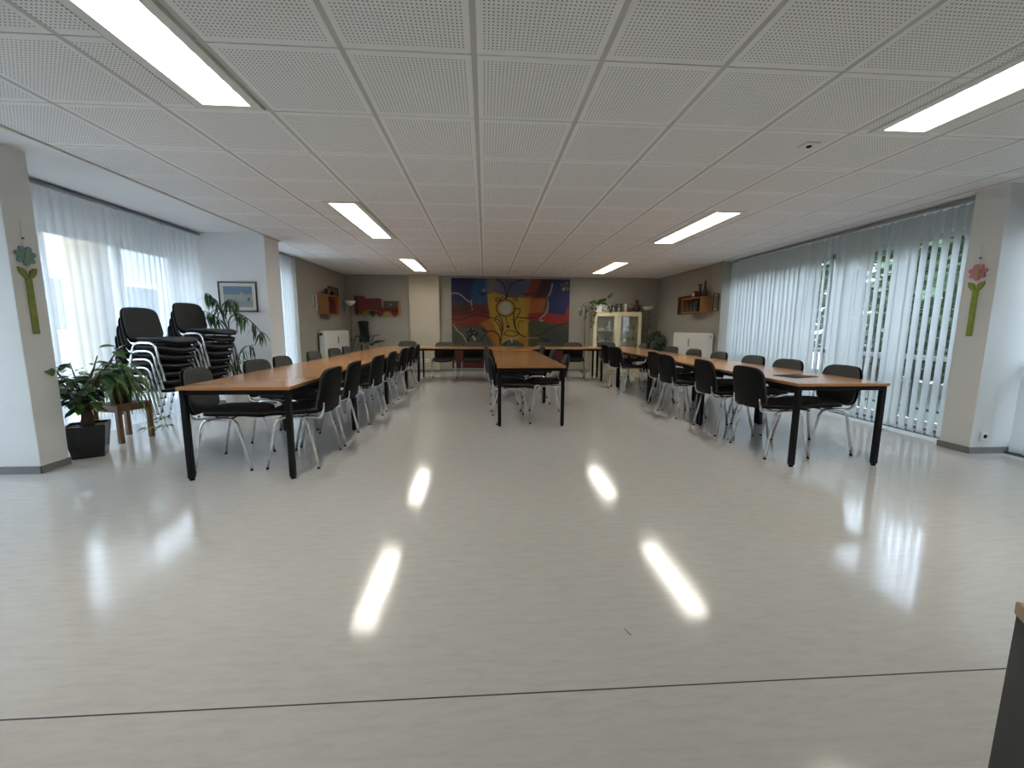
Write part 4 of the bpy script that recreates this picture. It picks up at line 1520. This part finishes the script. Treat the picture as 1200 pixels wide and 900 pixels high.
# tall palm-like plant in the white pot
pm = empty('tall_drooping_plant', (-3.50, 6.08, 0), 0, 'tall thin-stemmed plant with drooping narrow leaves in a white pot', 'plant')
MB().lathe([(.12, 0), (.155, .26), (.16, .28), (.145, .28), (.135, .24)], 24).build('pot', WHITEC, pm)
MB().lathe([(.135, .235), (.03, .24)], 14).build('potting_soil', SOIL, pm)
lp = [leaf_mesh('leaf', .20, .026, 1.0, LEAFD, 5, .1), leaf_mesh('leaf', .25, .03, .7, LEAF, 5, .1), leaf_mesh('leaf', .17, .024, 1.2, LEAFD, 5, .1)]
stems = [[(0, 0, .24), (-.02, 0, .8), (-.10, 0, 1.25), (-.22, -.02, 1.56), (-.30, -.03, 1.62)],
         [(0, 0, .24), (.02, .0, .75), (-.04, -.02, 1.20), (.10, -.03, 1.34), (.30, -.05, 1.22), (.42, -.06, 1.05)],
         [(0, 0, .24), (.03, -.02, .55), (.12, -.04, .85), (.30, -.05, .92)],
         [(0, 0, .24), (-.05, -.02, .6), (-.12, -.03, .9), (-.16, -.05, 1.02)],
         [(-.04, 0, 1.0), (-.20, -.03, 1.30), (-.34, -.04, 1.38)],
         [(-.12, 0, 1.3), (-.02, -.03, 1.52), (.12, -.04, 1.50)]]
for si, s0 in enumerate(stems):
    p = spline(s0, 6)
    MB().tube(p, [.013 * (1 - .65 * i / (len(p) - 1)) * (1 if si < 2 else .7) for i in range(len(p))], 7).build('stem', BARK, pm)
    n0 = int(len(p) * (.55 if si < 2 else .4))
    for i in range(34 if si < 2 else 20):
        q = p[rg.randrange(n0, len(p))]
        az = rg.uniform(0, 2 * PI)
        inst('leaf', lp[rg.randrange(3)], pm, (q.x, q.y, q.z), (rg.uniform(-.3, .3), rg.uniform(.35, 1.35), az), [rg.uniform(.8, 1.2)] * 3)

# trailing plant on the cabinet
vn = empty('trailing_plant', (2.94, 10.88, 1.78), 0, 'leafy vine trailing left and down from the cabinet top', 'plant')
lv_ = [leaf_mesh('leaf', .085, .065, .6, LEAF, 4), leaf_mesh('leaf', .07, .055, .9, LEAFD, 4)]
for si, s0 in enumerate(([(0, -.05, .0), (-.12, -.10, .10), (-.26, -.12, .0), (-.34, -.12, -.22), (-.32, -.12, -.42)],
                        [(0, -.08, .0), (-.10, -.14, .06), (-.22, -.15, -.1), (-.20, -.15, -.35), (-.16, -.15, -.55)],
                        [(0, -.1, .0), (-.05, -.16, .03), (-.12, -.20, -.2), (-.12, -.20, -.48)],
                        [(0, -.05, 0), (-.2, -.10, .05), (-.42, -.10, -.02), (-.48, -.1, -.30)],
                        [(0, -.05, 0), (.12, -.12, .12), (.28, -.14, .22), (.36, -.12, .26)],
                        [(0, -.08, 0), (.14, -.14, .02), (.24, -.2, -.05), (.27, -.2, -.22)],
                        [(0, -.02, 0), (.05, -.08, .12), (.16, -.1, .14)])):
    p = spline(s0, 5)
    MB().tube(p, .004, 5).build('vine', BARK, vn)
    for i in range(15):
        q = p[rg.randrange(2, len(p))]
        inst('leaf', lv_[rg.randrange(2)], vn, (q.x, q.y, q.z), (rg.uniform(-.6, .6), rg.uniform(.1, 1.3), rg.uniform(0, 2 * PI)), [rg.uniform(.8, 1.3)] * 3)
pl_ = empty('plant_pole', (2.62, 10.90, 0), 0, 'slim dark pole standing left of the glass cabinet among the vines', 'pole')
MB().lathe([(.11, 0), (.11, .012), (.02, .02)], 20).build('base', BLACKM, pl_)
MB().tube([(0, 0, .015), (0, 0, 1.74)], .010, 8).build('pole', BLACKM, pl_)
# vine round the right lamp
v2 = empty('lamp_vine', (4.28, 10.80, 0), 0, 'thin vine climbing the uplighter right of the glass cabinet', 'plant')
p = spline([(.0, 0, .55), (.03, -.02, .8), (-.04, -.02, 1.05), (.03, -.02, 1.3), (-.02, -.02, 1.5)], 5)
MB().tube(p, .004, 5).build('vine', BARK, v2)
for i in range(26):
    q = p[rg.randrange(0, len(p))]
    inst('leaf', lv_[i % 2], v2, (q.x, q.y, q.z), (rg.uniform(-.6, .6), rg.uniform(.1, 1.3), rg.uniform(0, 2 * PI)))
MB().lathe([(.09, 0), (.12, .5), (.12, .55), (.10, .55)], 16).build('planter', WOODD, v2)
# dark bush in the right back corner
db = empty('dark_bush', (4.42, 10.55, 0), 0, 'dark bushy houseplant on the floor in the right back corner', 'plant')
MB().lathe([(.13, 0), (.17, .28), (.18, .30), (.16, .30)], 20).build('pot', TERRA, db)
MB().tube([(0, 0, .25), (.01, 0, .6), (0, 0, .9)], [.02, .016, .008], 8).build('trunk', BARK, db)
ld = leaf_mesh('leaf', .11, .05, .8, LEAFD, 4)
for i in range(230):
    th = rg.uniform(0, 2 * PI)
    ph = rg.uniform(0, PI)
    rr = rg.uniform(.4, 1)
    inst('leaf', ld, db, (.21 * rr * math.sin(ph) * math.cos(th), .2 * rr * math.sin(ph) * math.sin(th), .80 + .33 * rr * math.cos(ph)), (rg.uniform(-.6, .6), rg.uniform(-.2, 1.2), th))

# ------------------------------------------------------------------ menu folder on the right table
fo = empty('dark_folder', (2.98, 3.80, .7305), R(16), 'dark flat folder with a brown stripe lying on the near right table', 'folder')
MB().bev(-.16, .16, -.11, .11, 0, .004, .0015).build('cover', BLACKP, fo)
MB().box(.04, .12, -.09, .05, .004, .0046).build('stripe', WOODR, fo)

# ------------------------------------------------------------------ black desk corner at the right edge
dk = empty('black_desk', (.872, .578, 0), R(-33), 'black-sided desk with a wood-edged top cut by the lower right corner', 'desk')
DKM = mat('black_panel', (.018, .022, .024, 1), .5, var=.1)
MB().bev(0, 1.0, -.55, 0, .722, .745, .004).build('desk_top', mat('desk_edge_wood', srgb(172, 146, 116), .5, stretch=(1, 8, 8)), dk)
MB().bev(.002, .042, -.54, -.004, 0, .722, .002).build('side_panel', DKM, dk)
MB().bev(.95, .988, -.54, -.01, 0, .722, .002).build('side_panel', DKM, dk)
MB().box(.052, .95, -.13, -.11, .1, .722).build('back_panel', BLACKM, dk)
